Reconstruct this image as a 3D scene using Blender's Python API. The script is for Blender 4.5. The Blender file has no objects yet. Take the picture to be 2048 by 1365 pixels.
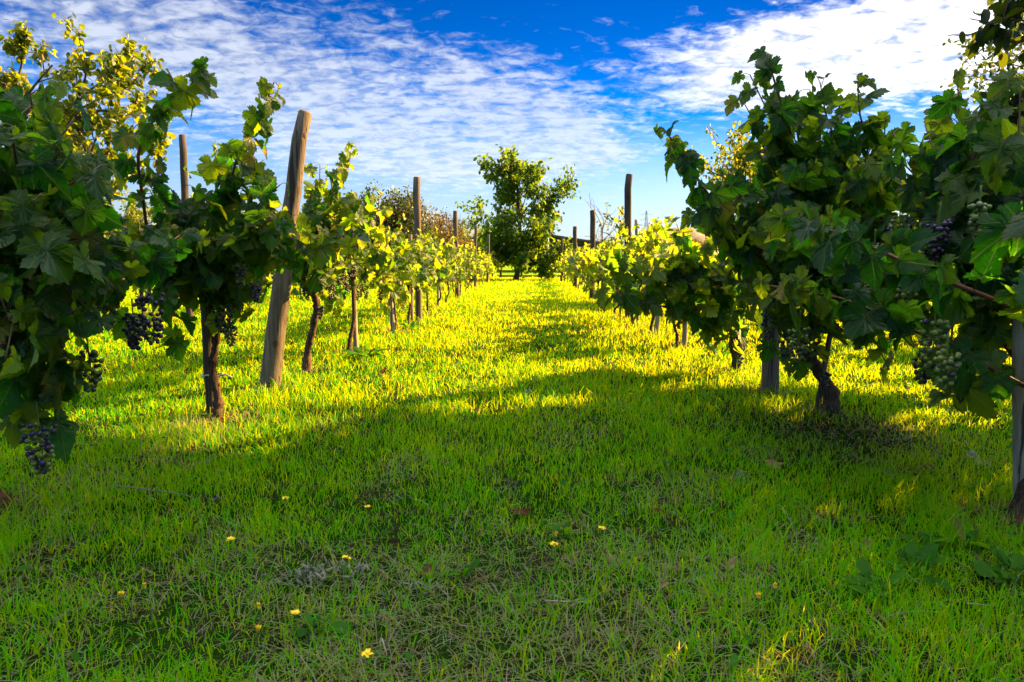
import bpy, math, random
import numpy as np
from mathutils import Vector, Matrix

R = math.radians
C = bpy.context.scene
COL = C.collection

# ------------------------------------------------------------------ camera, sky, sun, exposure
FPX = 1365.0                     # focal length in pixels of the 2048 wide photograph
CAM_H = 0.62
HORIZON = 525.0
PITCH = math.atan((682.5 - HORIZON) / FPX)
cam_data = bpy.data.cameras.new('camera')
cam = bpy.data.objects.new('camera', cam_data)
COL.objects.link(cam)
cam_data.sensor_width = 36.0
cam_data.lens = 36.0 * FPX / 2048.0
cam_data.clip_start = 0.05
cam_data.clip_end = 20000
cam.location = (0, 0, CAM_H)
cam.rotation_euler = (math.pi / 2 - PITCH, 0, 0)
C.camera = cam

SUN_AZ, SUN_EL = R(62), R(33)    # azimuth from straight ahead towards the right
sun_dir = Vector((math.sin(SUN_AZ) * math.cos(SUN_EL), math.cos(SUN_AZ) * math.cos(SUN_EL), math.sin(SUN_EL)))
sd = bpy.data.lights.new('sun', 'SUN')
sd.energy = 5.0
sd.angle = R(0.5)
sd.color = (1.0, 0.585, 0.19)
sun = bpy.data.objects.new('sun', sd)
COL.objects.link(sun)
sun.rotation_euler = sun_dir.to_track_quat('Z', 'Y').to_euler()
sun.location = (30, 16, 20)

C.view_settings.view_transform = 'Standard'
C.view_settings.look = 'None'
C.view_settings.exposure = 2.65
C.view_settings.gamma = 1.0
C.render.engine = 'CYCLES'
cy = C.cycles
cy.max_bounces = 7
cy.diffuse_bounces = 4
cy.glossy_bounces = 2
cy.transmission_bounces = 4
cy.transparent_max_bounces = 4
cy.use_denoising = True
cy.sample_clamp_indirect = 6.0
cy.use_adaptive_sampling = True
cy.adaptive_threshold = 0.012


# ------------------------------------------------------------------ node helpers
class NT:
    def __init__(self, tree):
        self.t = tree
        self.n = tree.nodes
        self.l = tree.links

    def new(self, typ, **kw):
        n = self.n.new(typ)
        for k, v in kw.items():
            setattr(n, k, v)
        return n

    def put(self, sock, v):
        if hasattr(v, 'is_output'):
            self.l.new(v, sock)
        elif isinstance(v, (tuple, list)) and len(v) == 3 and sock.type == 'RGBA':
            sock.default_value = (*v, 1)
        else:
            sock.default_value = v

    def m(self, op, a, b=None, c=None, clamp=False):
        n = self.new('ShaderNodeMath', operation=op, use_clamp=clamp)
        self.put(n.inputs[0], a)
        if b is not None:
            self.put(n.inputs[1], b)
        if c is not None:
            self.put(n.inputs[2], c)
        return n.outputs[0]

    def mr(self, v, a, b, c=0.0, d=1.0, smooth=True):
        n = self.new('ShaderNodeMapRange', interpolation_type='SMOOTHSTEP' if smooth else 'LINEAR')
        self.put(n.inputs['Value'], v)
        for k, x in zip(('From Min', 'From Max', 'To Min', 'To Max'), (a, b, c, d)):
            self.put(n.inputs[k], x)
        return n.outputs[0]

    def mix(self, f, a, b):
        n = self.new('ShaderNodeMix', data_type='RGBA')
        self.put(n.inputs[0], f)
        self.put(n.inputs[6], a)
        self.put(n.inputs[7], b)
        return n.outputs[2]

    def noise(self, vec=None, scale=5.0, detail=2.0, rough=0.5, dist=0.0, out=0):
        n = self.new('ShaderNodeTexNoise')
        if vec is not None:
            self.l.new(vec, n.inputs['Vector'])
        n.inputs['Scale'].default_value = scale
        n.inputs['Detail'].default_value = detail
        n.inputs['Roughness'].default_value = rough
        n.inputs['Distortion'].default_value = dist
        return n.outputs[out]

    def comb(self, x, y, z):
        n = self.new('ShaderNodeCombineXYZ')
        self.put(n.inputs[0], x)
        self.put(n.inputs[1], y)
        self.put(n.inputs[2], z)
        return n.outputs[0]

    def sep(self, v):
        n = self.new('ShaderNodeSeparateXYZ')
        self.l.new(v, n.inputs[0])
        return n.outputs

    def attr(self, name):
        return self.new('ShaderNodeAttribute', attribute_name=name)


# ------------------------------------------------------------------ world: clear sky with sheets of small clouds
def pix_dir(px, py):
    u, v = (px - 1024) / FPX, -(py - 682.5) / FPX
    y = math.cos(PITCH) + v * math.sin(PITCH)
    z = -math.sin(PITCH) + v * math.cos(PITCH)
    return u, y, z


def az_el(px, py):
    x, y, z = pix_dir(px, py)
    return math.atan2(x, y), math.asin(z / math.sqrt(x * x + y * y + z * z))


def make_world():
    w = bpy.data.worlds.new('World')
    C.world = w
    w.use_nodes = True
    t = NT(w.node_tree)
    t.n.clear()
    out = t.new('ShaderNodeOutputWorld')
    bg = t.new('ShaderNodeBackground')
    t.l.new(bg.outputs[0], out.inputs[0])
    sky = t.new('ShaderNodeTexSky', sky_type='NISHITA')
    sky.sun_disc = False
    sky.sun_elevation = SUN_EL
    sky.sun_rotation = SUN_AZ
    sky.altitude = 100
    sky.air_density = 1.0
    sky.dust_density = 0.35
    sky.ozone_density = 2.0
    hs = t.new('ShaderNodeHueSaturation')
    hs.inputs['Hue'].default_value = 0.5
    hs.inputs['Saturation'].default_value = 1.55
    hs.inputs['Value'].default_value = 0.85
    air = t.new('ShaderNodeVectorMath', operation='MULTIPLY')
    t.l.new(sky.outputs[0], air.inputs[0])
    air.inputs[1].default_value = (0.86, 0.97, 1.22)
    t.l.new(air.outputs[0], hs.inputs['Color'])
    tc = t.new('ShaderNodeTexCoord')
    d = tc.outputs['Generated']
    x, y, z = t.sep(d)
    az = t.m('ARCTAN2', x, y)
    el = t.m('ARCSINE', z)
    # cloud layer coordinates: a flattened projection onto a sheet overhead
    den = t.m('ADD', t.m('MAXIMUM', z, 0.0), 0.20)
    pu = t.m('DIVIDE', x, den)
    pv = t.m('DIVIDE', y, den)
    p = t.comb(pu, pv, 0.0)
    big = t.noise(p, 2.2, 4.0, 0.55)
    mp = t.new('ShaderNodeMapping')
    mp.inputs['Rotation'].default_value = (0, 0, R(-35))
    mp.inputs['Scale'].default_value = (1.0, 2.0, 1.0)
    t.l.new(p, mp.inputs[0])
    rip = t.noise(mp.outputs[0], 8.5, 4.0, 0.55, 0.5)
    puff = t.noise(p, 19.0, 3.0, 0.6, 0.9)

    def blob(px, py, rx, ry, ang, amp):
        """a soft patch of cloud around one direction of the sky (radii in pixels, ang up to the right)"""
        a0, e0 = az_el(px, py)
        ca, sa = math.cos(R(ang)), math.sin(R(ang))
        da, de = t.m('SUBTRACT', az, a0), t.m('SUBTRACT', el, e0)
        a = t.m('ADD', t.m('MULTIPLY', da, ca * FPX / rx), t.m('MULTIPLY', de, sa * FPX / rx))
        b = t.m('ADD', t.m('MULTIPLY', da, -sa * FPX / ry), t.m('MULTIPLY', de, ca * FPX / ry))
        r2 = t.m('ADD', t.m('POWER', a, 2.0), t.m('POWER', b, 2.0))
        r4 = t.m('POWER', r2, 1.6)
        return t.m('MULTIPLY', t.m('EXPONENT', t.m('MULTIPLY', r4, -1.0)), amp)

    blobs = [
        (330, 20, 470, 150, -20, 0.30), (760, 235, 470, 120, -12, 0.76), (1060, 272, 200, 60, -4, 0.85), (880, 300, 330, 60, 0, 0.5),
        (420, 210, 420, 150, -8, 0.36), (1020, 170, 150, 65, -25, 0.60), (1170, 160, 150, 60, 5, 0.30), (760, 60, 260, 45, -28, 0.42),
        (1330, 120, 110, 60, 5, 0.34), (1480, 110, 130, 65, 8, 0.75), (1800, 70, 330, 95, 12, 1.25), (1040, 100, 70, 16, -12, 0.5),
        (1100, 322, 260, 24, 4, 0.50), (60, 40, 200, 120, 0, 0.30), (1650, 150, 240, 35, 4, 0.8), (2300, 20, 300, 120, 8, 1.1),
        (-300, 200, 320, 170, 0, 0.3), (1250, 215, 130, 40, 0, 0.25),
    ]
    acc = None
    for b in blobs:
        s = blob(*b)
        acc = s if acc is None else t.m('ADD', acc, s)
    # bright cloud added overhead, out of view, to fill the shade with light
    fill_cloud = t.mr(el, 0.55, 0.95)
    acc = t.m('MINIMUM', acc, 1.3)
    detail = t.m('ADD', t.m('MULTIPLY', rip, 0.50), t.m('ADD', t.m('MULTIPLY', puff, 0.34), t.m('MULTIPLY', big, 0.16)))
    thr = t.m('SUBTRACT', 0.635, t.m('MULTIPLY', acc, 0.235))
    dens = t.m('SUBTRACT', detail, thr)
    cov = t.mr(dens, -0.08, 0.21)
    cov = t.m('MAXIMUM', cov, t.m('MULTIPLY', fill_cloud, 0.9))
    # clouds scatter more light the nearer they are to the sun
    dot = t.new('ShaderNodeVectorMath', operation='DOT_PRODUCT')
    t.l.new(d, dot.inputs[0])
    dot.inputs[1].default_value = sun_dir
    near = t.mr(dot.outputs['Value'], 0.55, 0.90)
    lit = t.m('ADD', 0.86, t.m('MULTIPLY', t.mr(detail, 0.42, 0.60), 0.28))
    ccol = t.mix(near, (3.0, 3.12, 3.2), (5.6, 5.5, 5.4))
    ccol = t.mix(fill_cloud, ccol, (13.0, 14.0, 13.2))
    vm = t.new('ShaderNodeVectorMath', operation='SCALE')
    t.l.new(ccol, vm.inputs[0])
    t.l.new(lit, vm.inputs['Scale'])
    fac = t.m('MULTIPLY', cov, t.m('ADD', 0.66, t.m('MULTIPLY', near, 0.34)))
    # deeper and purer blue overhead, pale towards the horizon
    hs.inputs['Saturation'].default_value = 1.0
    t.l.new(t.mr(el, 0.02, 0.30, 0.85, 1.75), hs.inputs['Saturation'])
    t.l.new(t.mr(el, 0.12, 0.30, 0.502, 0.514), hs.inputs['Hue'])
    val = t.m('ADD', t.mr(el, 0.0, 0.16, 0.42, 0.52), t.mr(el, 0.14, 0.36, 0.0, -0.18))
    t.l.new(t.m('MULTIPLY', val, t.mr(dot.outputs['Value'], 0.60, 0.98, 1.0, 0.65)), hs.inputs['Value'])
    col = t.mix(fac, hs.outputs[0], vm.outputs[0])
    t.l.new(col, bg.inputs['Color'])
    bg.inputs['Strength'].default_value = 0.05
    w.cycles.sampling_method = 'MANUAL'
    w.cycles.sample_map_resolution = 512


make_world()


# ------------------------------------------------------------------ geometry helpers
def P(px, py, d):
    """the point d metres ahead that the camera sees at a pixel of the photograph"""
    x, y, z = pix_dir(px, py)
    k = d / y
    return np.array((x * k, d, CAM_H + z * k))


def G(px, py):
    """the point of the level ground seen at a pixel"""
    x, y, z = pix_dir(px, py)
    k = -CAM_H / z
    return np.array((x * k, y * k, 0.0))


def unit(v):
    v = np.asarray(v, float)
    n = np.linalg.norm(v, axis=-1, keepdims=True)
    return v / np.maximum(n, 1e-9)


_lat = np.random.default_rng(11).random((256, 256))


def vnoise(x, y, s=1.0, off=0):
    """smooth value noise in the plane"""
    x = np.asarray(x) / s + 37.3 + off * 17.7
    y = np.asarray(y) / s + 91.1 + off * 5.3
    xi, yi = np.floor(x).astype(int), np.floor(y).astype(int)
    fx, fy = x - xi, y - yi
    fx, fy = fx * fx * (3 - 2 * fx), fy * fy * (3 - 2 * fy)
    g = lambda a, b: _lat[a % 256, b % 256]
    return (g(xi, yi) * (1 - fx) + g(xi + 1, yi) * fx) * (1 - fy) + (g(xi, yi + 1) * (1 - fx) + g(xi + 1, yi + 1) * fx) * fy


def ground_z(x, y):
    x, y = np.asarray(x, float), np.asarray(y, float)
    near = np.clip((40 - np.hypot(x, y)) / 20, 0, 1)
    z = (vnoise(x, y, 1.7) - 0.5) * 0.04 + (vnoise(x, y, 0.45, 1) - 0.5) * 0.018
    return z * near


class Geo:
    """collects pieces and links them as ONE mesh object"""

    def __init__(self):
        self.v, self.f, self.tint, self.uv, self.n = [], [], [], [], 0

    def add(self, v, faces, tint=(0.5, 0.5, 0.5), uv=None):
        v = np.asarray(v, float).reshape(-1, 3)
        self.v.append(v)
        for f in faces:
            f = np.asarray(f, int)
            if f.size:
                self.f.append(f + self.n)
        tint = np.asarray(tint, float)
        if tint.ndim == 1:
            tint = np.repeat(tint[None], len(v), 0)
        self.tint.append(tint)
        self.uv.append(np.zeros((len(v), 3)) if uv is None else uv)
        self.n += len(v)

    def mesh(self, name, mat, smooth=True, origin=None):
        me = bpy.data.meshes.new(name)
        v = np.concatenate(self.v)
        if origin is not None:
            v = v - np.asarray(origin)
        loops = np.concatenate([f.ravel() for f in self.f])
        tot = np.concatenate([np.full(len(f), f.shape[1], np.int32) for f in self.f])
        start = np.concatenate(([0], np.cumsum(tot)[:-1])).astype(np.int32)
        me.vertices.add(len(v))
        me.vertices.foreach_set('co', v.astype(np.float32).ravel())
        me.loops.add(len(loops))
        me.loops.foreach_set('vertex_index', loops.astype(np.int32))
        me.polygons.add(len(tot))
        me.polygons.foreach_set('loop_start', start)
        me.polygons.foreach_set('loop_total', tot)
        me.polygons.foreach_set('use_smooth', np.full(len(tot), smooth))
        a = me.attributes.new('tint', 'FLOAT_VECTOR', 'POINT')
        a.data.foreach_set('vector', np.concatenate(self.tint).astype(np.float32).ravel())
        a = me.attributes.new('leaf_uv', 'FLOAT_VECTOR', 'POINT')
        a.data.foreach_set('vector', np.concatenate(self.uv).astype(np.float32).ravel())
        me.update(calc_edges=True)
        me.materials.append(mat)
        return me

    def build(self, name, mat, parent=None, smooth=True, origin=None):
        """a part of PARENT (verts in world space, the parent unrotated), or a thing standing at ORIGIN"""
        if origin is None:
            origin = parent_loc(parent)
        o = bpy.data.objects.new(name, self.mesh(name, mat, smooth, origin))
        COL.objects.link(o)
        if parent is not None:
            o.parent = parent
            o.location = np.asarray(origin) - parent_loc(parent)
        else:
            o.location = origin
        return o


def parent_loc(p):
    loc = np.zeros(3)
    while p is not None:
        loc = loc + np.array(p.location)
        p = p.parent
    return loc


def tag(o, label=None, cat=None, group=None, kind=None):
    if label:
        o['label'] = label
    if cat:
        o['category'] = cat
    if group:
        o['group'] = group
    if kind:
        o['kind'] = kind
    return o


def empty(name, loc, label, cat, group=None):
    o = bpy.data.objects.new(name, None)
    o.empty_display_size = 0.05
    COL.objects.link(o)
    o.location = loc
    return tag(o, label, cat, group)


def copy_tree(o, parent=None):
    c = o.copy()
    COL.objects.link(c)
    c.parent = parent
    for ch in list(o.children):
        copy_tree(ch, c)
    return c


def smooth_path(pts, n):
    """Catmull-Rom through the points, n samples"""
    p = np.asarray(pts, float)
    if len(p) == 2:
        t = np.linspace(0, 1, n)[:, None]
        return p[0] * (1 - t) + p[1] * t
    q = np.vstack((2 * p[0] - p[1], p, 2 * p[-1] - p[-2]))
    t = np.linspace(0, len(p) - 1 - 1e-6, n)
    i = t.astype(int)
    u = (t - i)[:, None]
    a, b, c, d = q[i], q[i + 1], q[i + 2], q[i + 3]
    return 0.5 * (2 * b + (c - a) * u + (2 * a - 5 * b + 4 * c - d) * u ** 2 + (3 * b - a - 3 * c + d) * u ** 3)


def tube(path, rad, sides=6, rng=None, rough=0.0, cap=True):
    """swept tube; returns verts, faces"""
    p = np.asarray(path, float)
    n = len(p)
    r = np.interp(np.linspace(0, 1, n), np.linspace(0, 1, len(np.atleast_1d(rad))), np.atleast_1d(rad)) if np.ndim(rad) else np.full(n, rad)
    T = unit(np.gradient(p, axis=0))
    ref = np.array((0.0, 0.0, 1.0)) if abs(T[0][2]) < 0.9 else np.array((1.0, 0.0, 0.0))
    u = unit(np.cross(T[0], ref))
    V = np.empty((n, sides, 3))
    ang = np.arange(sides) * 2 * np.pi / sides
    lobes = 1.0 + (rng.normal(0, rough, sides) if rng is not None and rough else np.zeros(sides))
    for i in range(n):
        u = unit(u - T[i] * np.dot(u, T[i]))
        w = np.cross(T[i], u)
        rr = r[i] * lobes
        if rng is not None and rough:
            rr = rr * (1 + rng.normal(0, rough * 0.6, sides))
        V[i] = p[i] + np.cos(ang)[:, None] * rr[:, None] * u + np.sin(ang)[:, None] * rr[:, None] * w
    i, j = np.meshgrid(np.arange(n - 1), np.arange(sides), indexing='ij')
    a = i * sides + j
    b = i * sides + (j + 1) % sides
    q = np.stack((a, b, b + sides, a + sides), -1).reshape(-1, 4)
    v = V.reshape(-1, 3)
    faces = [q]
    if cap:
        v = np.vstack((v, p[0] - T[0] * r[0] * 0.3, p[-1] + T[-1] * r[-1] * 0.3))
        k = np.arange(sides)
        k2 = (k + 1) % sides
        base = (n - 1) * sides
        faces.append(np.stack((k2, k, np.full(sides, n * sides)), -1))
        faces.append(np.stack((base + k, base + k2, np.full(sides, n * sides + 1)), -1))
    return v, faces


# vine leaf outline: right half, petiole at the origin, tip up; one unit wide
HALF_HI = [(0.0, 0.0), (0.04, -0.08), (0.10, -0.19), (0.135, -0.17), (0.185, -0.235), (0.22, -0.185), (0.285, -0.215), (0.305, -0.145), (0.375, -0.135), (0.375, -0.065), (0.44, -0.03), (0.40, 0.03),
           (0.345, 0.06), (0.29, 0.10), (0.355, 0.13), (0.42, 0.138), (0.435, 0.18), (0.505, 0.195), (0.475, 0.25), (0.535, 0.305), (0.465, 0.33), (0.475, 0.40), (0.40, 0.395), (0.365, 0.445), (0.30, 0.398), (0.215, 0.335),
           (0.248, 0.405), (0.31, 0.457), (0.295, 0.505), (0.335, 0.565), (0.265, 0.58), (0.27, 0.66), (0.20, 0.67), (0.185, 0.745), (0.115, 0.74), (0.075, 0.81), (0.0, 0.87)]
HALF_LO = [(0.0, 0.0), (0.12, -0.21), (0.24, -0.19), (0.43, -0.04), (0.31, 0.08), (0.49, 0.15), (0.53, 0.31), (0.40, 0.39),
           (0.235, 0.335), (0.30, 0.49), (0.22, 0.64), (0.0, 0.86)]
HALF_OVAL = [(0.0, 0.0), (0.2, 0.15), (0.27, 0.45), (0.2, 0.75), (0.0, 1.0)]
HALF_STRAP = [(0.0, 0.0), (0.05, 0.2), (0.09, 0.5), (0.07, 0.8), (0.0, 1.0)]
HALF_LANCE = [(0.0, 0.0), (0.03, 0.10), (0.07, 0.16), (0.06, 0.24), (0.115, 0.32), (0.09, 0.40), (0.15, 0.48), (0.125, 0.56), (0.185, 0.64), (0.165, 0.72), (0.175, 0.80), (0.12, 0.90), (0.0, 1.0)]


def outline(half, rings, centre):
    h = np.array(half)
    o = np.vstack((h, (h[1:-1] * (-1, 1))[::-1]))
    n = len(o)
    c = np.array((0.0, centre))
    verts, faces = [o], []
    k = np.arange(n)
    k2 = (k + 1) % n
    prev = 0
    for s in rings:
        verts.append(c + (o - c) * s)
        cur = prev + n
        faces.append(np.stack((prev + k, prev + k2, cur + k2, cur + k), -1))
        prev = cur
    verts.append(c[None])
    tri = np.stack((prev + k, prev + k2, np.full(n, prev + n)), -1)
    return np.vstack(verts), (np.vstack(faces) if faces else np.zeros((0, 4), int)), tri


LEAF_HI = outline(HALF_HI, (0.66, 0.33), 0.16)
LEAF_MID = outline(HALF_HI, (0.5,), 0.16)
LEAF_LO = outline(HALF_LO, (), 0.16)
LEAF_OVAL = outline(HALF_OVAL, (), 0.5)
LEAF_STRAP = outline(HALF_STRAP, (), 0.5)
LEAF_LANCE = outline(HALF_LANCE, (0.5,), 0.55)


def add_leaves(geo, rng, pos, nrm, tip, size, shape=LEAF_MID, tint=None, fold=(-0.10, 0.55), droop=(0.0, 1.1), wave=0.10, wave_k=3, cup=None):
    """many leaves at once, each its own bend"""
    pos, nrm, tip = np.asarray(pos, float), unit(nrm), np.asarray(tip, float)
    L = len(pos)
    if L == 0:
        return
    B, q, t = shape
    N = len(B)
    Y = unit(tip - nrm * np.sum(tip * nrm, -1, keepdims=True))
    X = np.cross(Y, nrm)
    asp = 1 + rng.normal(0, 0.08, (L, 1))
    x = B[None, :, 0] * asp + rng.normal(0, 0.010, (L, N))
    y = B[None, :, 1] + rng.normal(0, 0.010, (L, N))
    r2 = x ** 2 + (y - 0.15) ** 2  # distance from the middle of the blade
    th = np.arctan2(y - 0.1, x)
    ph = rng.random((L, 1)) * 6.28
    fo = rng.uniform(*fold, (L, 1))
    dr = rng.uniform(*droop, (L, 1))
    z = fo * np.abs(x) - dr * y * np.abs(y) - dr * 0.6 * x ** 2 + wave * np.sin(wave_k * th + ph) * np.sqrt(r2) * 2 + rng.normal(0, wave * 0.12, (L, N))
    tw = rng.normal(0, 0.40, (L, 1))
    z = z + tw * x * y
    s = np.asarray(size).reshape(L, 1, 1)
    V = pos[:, None] + s * (x[..., None] * X[:, None] + y[..., None] * Y[:, None] + z[..., None] * nrm[:, None])
    off = (np.arange(L) * N)[:, None, None]
    faces = []
    if len(q):
        faces.append((q[None] + off).reshape(-1, 4))
    faces.append((t[None] + off).reshape(-1, 3))
    if tint is None:
        tint = np.stack((rng.random(L), rng.random(L), rng.random(L)), -1)
    tt = np.repeat(tint, N, 0)
    uv = np.zeros((L, N, 3))
    uv[..., 0] = B[None, :, 0]
    uv[..., 1] = B[None, :, 1]
    uv[:, :len(t), 2] = 1.0            # the outline itself
    geo.add(V.reshape(-1, 3), faces, tt, uv.reshape(-1, 3))


def ico(sub=1):
    import bmesh
    bm = bmesh.new()
    bmesh.ops.create_icosphere(bm, subdivisions=sub, radius=1.0)
    v = np.array([p.co[:] for p in bm.verts])
    f = np.array([[q.index for q in p.verts] for p in bm.faces])
    bm.free()
    return v, f


ICO1, ICO2 = ico(1), ico(2)


def add_balls(geo, pos, rad, tint, shape=ICO2):
    v, f = shape
    pos = np.asarray(pos)
    rad = np.broadcast_to(rad, (len(pos),))
    V = pos[:, None] + v[None] * rad[:, None, None]
    F = (f[None] + (np.arange(len(pos)) * len(v))[:, None, None]).reshape(-1, 3)
    geo.add(V.reshape(-1, 3), [F], np.repeat(tint, len(v), 0))


# ------------------------------------------------------------------ materials
def new_mat(name):
    m = bpy.data.materials.new(name)
    m.use_nodes = True
    t = NT(m.node_tree)
    t.n.clear()
    o = t.new('ShaderNodeOutputMaterial')
    return m, t, o


def foliage_shader(t, o, base, trans_col, trans, rough=0.5, spec=0.4, bump=None):
    pb = t.new('ShaderNodeBsdfPrincipled')
    t.put(pb.inputs['Base Color'], base)
    t.put(pb.inputs['Roughness'], rough)
    t.put(pb.inputs['Specular IOR Level'], spec)
    tr = t.new('ShaderNodeBsdfTranslucent')
    t.put(tr.inputs['Color'], trans_col)
    mx = t.new('ShaderNodeMixShader')
    mx.inputs[0].default_value = trans
    t.l.new(pb.outputs[0], mx.inputs[1])
    t.l.new(tr.outputs[0], mx.inputs[2])
    if bump is not None:
        b = t.new('ShaderNodeBump')
        b.inputs['Strength'].default_value = 0.5
        b.inputs['Distance'].default_value = 0.004
        t.l.new(bump, b.inputs['Height'])
        t.l.new(b.outputs[0], pb.inputs['Normal'])
        t.l.new(b.outputs[0], tr.inputs['Normal'])
    t.l.new(mx.outputs[0], o.inputs[0])


def mat_vine_leaf():
    m, t, o = new_mat('vine_leaf')
    tint = t.sep(t.attr('tint').outputs['Vector'])
    ux, uy, ur = t.sep(t.attr('leaf_uv').outputs['Vector'])
    ax = t.m('ABSOLUTE', ux)
    veins = None
    for ang, wdt in ((0, 0.013), (47, 0.011), (100, 0.010)):
        s, c = math.sin(R(ang)), math.cos(R(ang))
        dist = t.m('ABSOLUTE', t.m('SUBTRACT', t.m('MULTIPLY', ax, c), t.m('MULTIPLY', uy, s)))
        along = t.m('ADD', t.m('MULTIPLY', ax, s), t.m('MULTIPLY', uy, c))
        v = t.m('MULTIPLY', t.mr(dist, wdt * 0.5, wdt * 1.5, 1, 0), t.mr(along, -0.01, 0.01))
        # side veins leave each main vein as a fan of chevrons
        ph = t.m('FRACT', t.m('MULTIPLY', t.m('SUBTRACT', along, t.m('MULTIPLY', dist, 0.9)), 8.0))
        sv = t.m('MULTIPLY', t.mr(t.m('ABSOLUTE', t.m('SUBTRACT', ph, 0.5)), 0.03, 0.08, 0.5, 0), t.mr(dist, 0.10, 0.17, 1, 0))
        v = t.m('MAXIMUM', v, t.m('MULTIPLY', sv, t.mr(along, 0.0, 0.03)))
        veins = v if veins is None else t.m('MAXIMUM', veins, v)
    g = t.new('ShaderNodeNewGeometry')
    n1 = t.noise(g.outputs['Position'], 45.0, 3.0, 0.6)
    blot = t.noise(g.outputs['Position'], 14.0, 2.0, 0.5)
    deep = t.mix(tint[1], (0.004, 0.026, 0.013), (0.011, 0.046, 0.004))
    young_lit = (0.060, 0.120, 0.003)
    base = t.mix(t.mr(tint[0], 0.55, 1.0), deep, young_lit)
    base = t.mix(t.m('MULTIPLY', t.mr(blot, 0.45, 0.75), 0.45), base, (0.016, 0.046, 0.004))
    yellow = t.m('MULTIPLY', t.mr(tint[2], 0.945, 0.985), t.mr(blot, 0.42, 0.66))
    base = t.mix(yellow, base, (0.22, 0.19, 0.02))
    spots = t.m('MULTIPLY', t.mr(n1, 0.665, 0.70), t.mr(tint[2], 0.35, 0.6))
    base = t.mix(spots, base, (0.030, 0.018, 0.008))
    base = t.mix(t.m('MULTIPLY', veins, 0.65), base, (0.085, 0.125, 0.035))
    under = t.mix(0.5, base, (0.060, 0.115, 0.050))
    base2 = t.mix(g.outputs['Backfacing'], base, under)
    tcol = t.mix(t.mr(tint[0], 0.30, 1.0), (0.06, 0.33, 0.002), (0.50, 0.64, 0.002))
    tcol = t.mix(yellow, tcol, (0.75, 0.50, 0.02))
    tcol = t.mix(spots, tcol, (0.02, 0.01, 0.0))
    tcol = t.mix(t.m('MULTIPLY', veins, 0.5), tcol, (0.50, 0.55, 0.10))
    rim = t.m('MULTIPLY', t.mr(t.m('ADD', ur, t.m('MULTIPLY', blot, 0.8)), 1.22, 1.34), t.mr(tint[2], 0.55, 0.70))
    base2 = t.mix(rim, base2, (0.075, 0.038, 0.014))
    tcol = t.mix(rim, tcol, (0.16, 0.06, 0.01))
    h = t.m('ADD', t.m('MULTIPLY', n1, 0.5), t.m('MULTIPLY', veins, -0.6))
    foliage_shader(t, o, base2, tcol, 0.47, 0.42, 0.24, h)
    return m


def mat_simple_leaf(name, dark, light, tr1, tr2, trans=0.4, rough=0.45, spec=0.4):
    m, t, o = new_mat(name)
    tint = t.sep(t.attr('tint').outputs['Vector'])
    base = t.mix(tint[0], dark, light)
    base = t.mix(t.mr(tint[2], 0.93, 0.97), base, (0.20, 0.13, 0.03))
    foliage_shader(t, o, base, t.mix(tint[0], tr1, tr2), trans, rough, spec)
    return m


def mat_grass():
    m, t, o = new_mat('grass_blade')
    tint = t.sep(t.attr('tint').outputs['Vector'])
    up = t.sep(t.attr('leaf_uv').outputs['Vector'])
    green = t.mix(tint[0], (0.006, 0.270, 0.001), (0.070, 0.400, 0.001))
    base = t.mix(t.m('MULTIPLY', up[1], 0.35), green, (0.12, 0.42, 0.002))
    straw = t.mix(tint[2], (0.22, 0.115, 0.045), (0.33, 0.29, 0.235))
    base = t.mix(tint[1], base, straw)
    tc = t.mix(tint[0], (0.34, 0.64, 0.002), (0.96, 0.80, 0.002))
    tc = t.mix(tint[1], tc, (0.42, 0.30, 0.16))
    foliage_shader(t, o, base, tc, 0.45, 0.6, 0.04)
    return m


def mat_ground():
    m, t, o = new_mat('ground_soil')
    g = t.new('ShaderNodeNewGeometry')
    p = g.outputs['Position']
    n = t.noise(p, 9.0, 5.0, 0.65)
    n2 = t.noise(p, 0.9, 3.0, 0.5)
    n3 = t.noise(p, 60.0, 4.0, 0.7)
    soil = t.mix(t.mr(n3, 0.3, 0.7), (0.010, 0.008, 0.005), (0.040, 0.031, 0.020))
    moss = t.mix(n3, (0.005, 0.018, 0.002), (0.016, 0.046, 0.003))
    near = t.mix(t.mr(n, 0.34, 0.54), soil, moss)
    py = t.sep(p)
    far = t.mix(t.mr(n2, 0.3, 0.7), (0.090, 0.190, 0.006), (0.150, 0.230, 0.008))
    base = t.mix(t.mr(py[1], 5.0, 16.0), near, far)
    pb = t.new('ShaderNodeBsdfPrincipled')
    t.put(pb.inputs['Base Color'], base)
    pb.inputs['Roughness'].default_value = 0.95
    pb.inputs['Specular IOR Level'].default_value = 0.0
    b = t.new('ShaderNodeBump')
    b.inputs['Strength'].default_value = 0.8
    b.inputs['Distance'].default_value = 0.02
    t.l.new(n3, b.inputs['Height'])
    t.l.new(b.outputs[0], pb.inputs['Normal'])
    t.l.new(pb.outputs[0], o.inputs[0])
    return m


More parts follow.
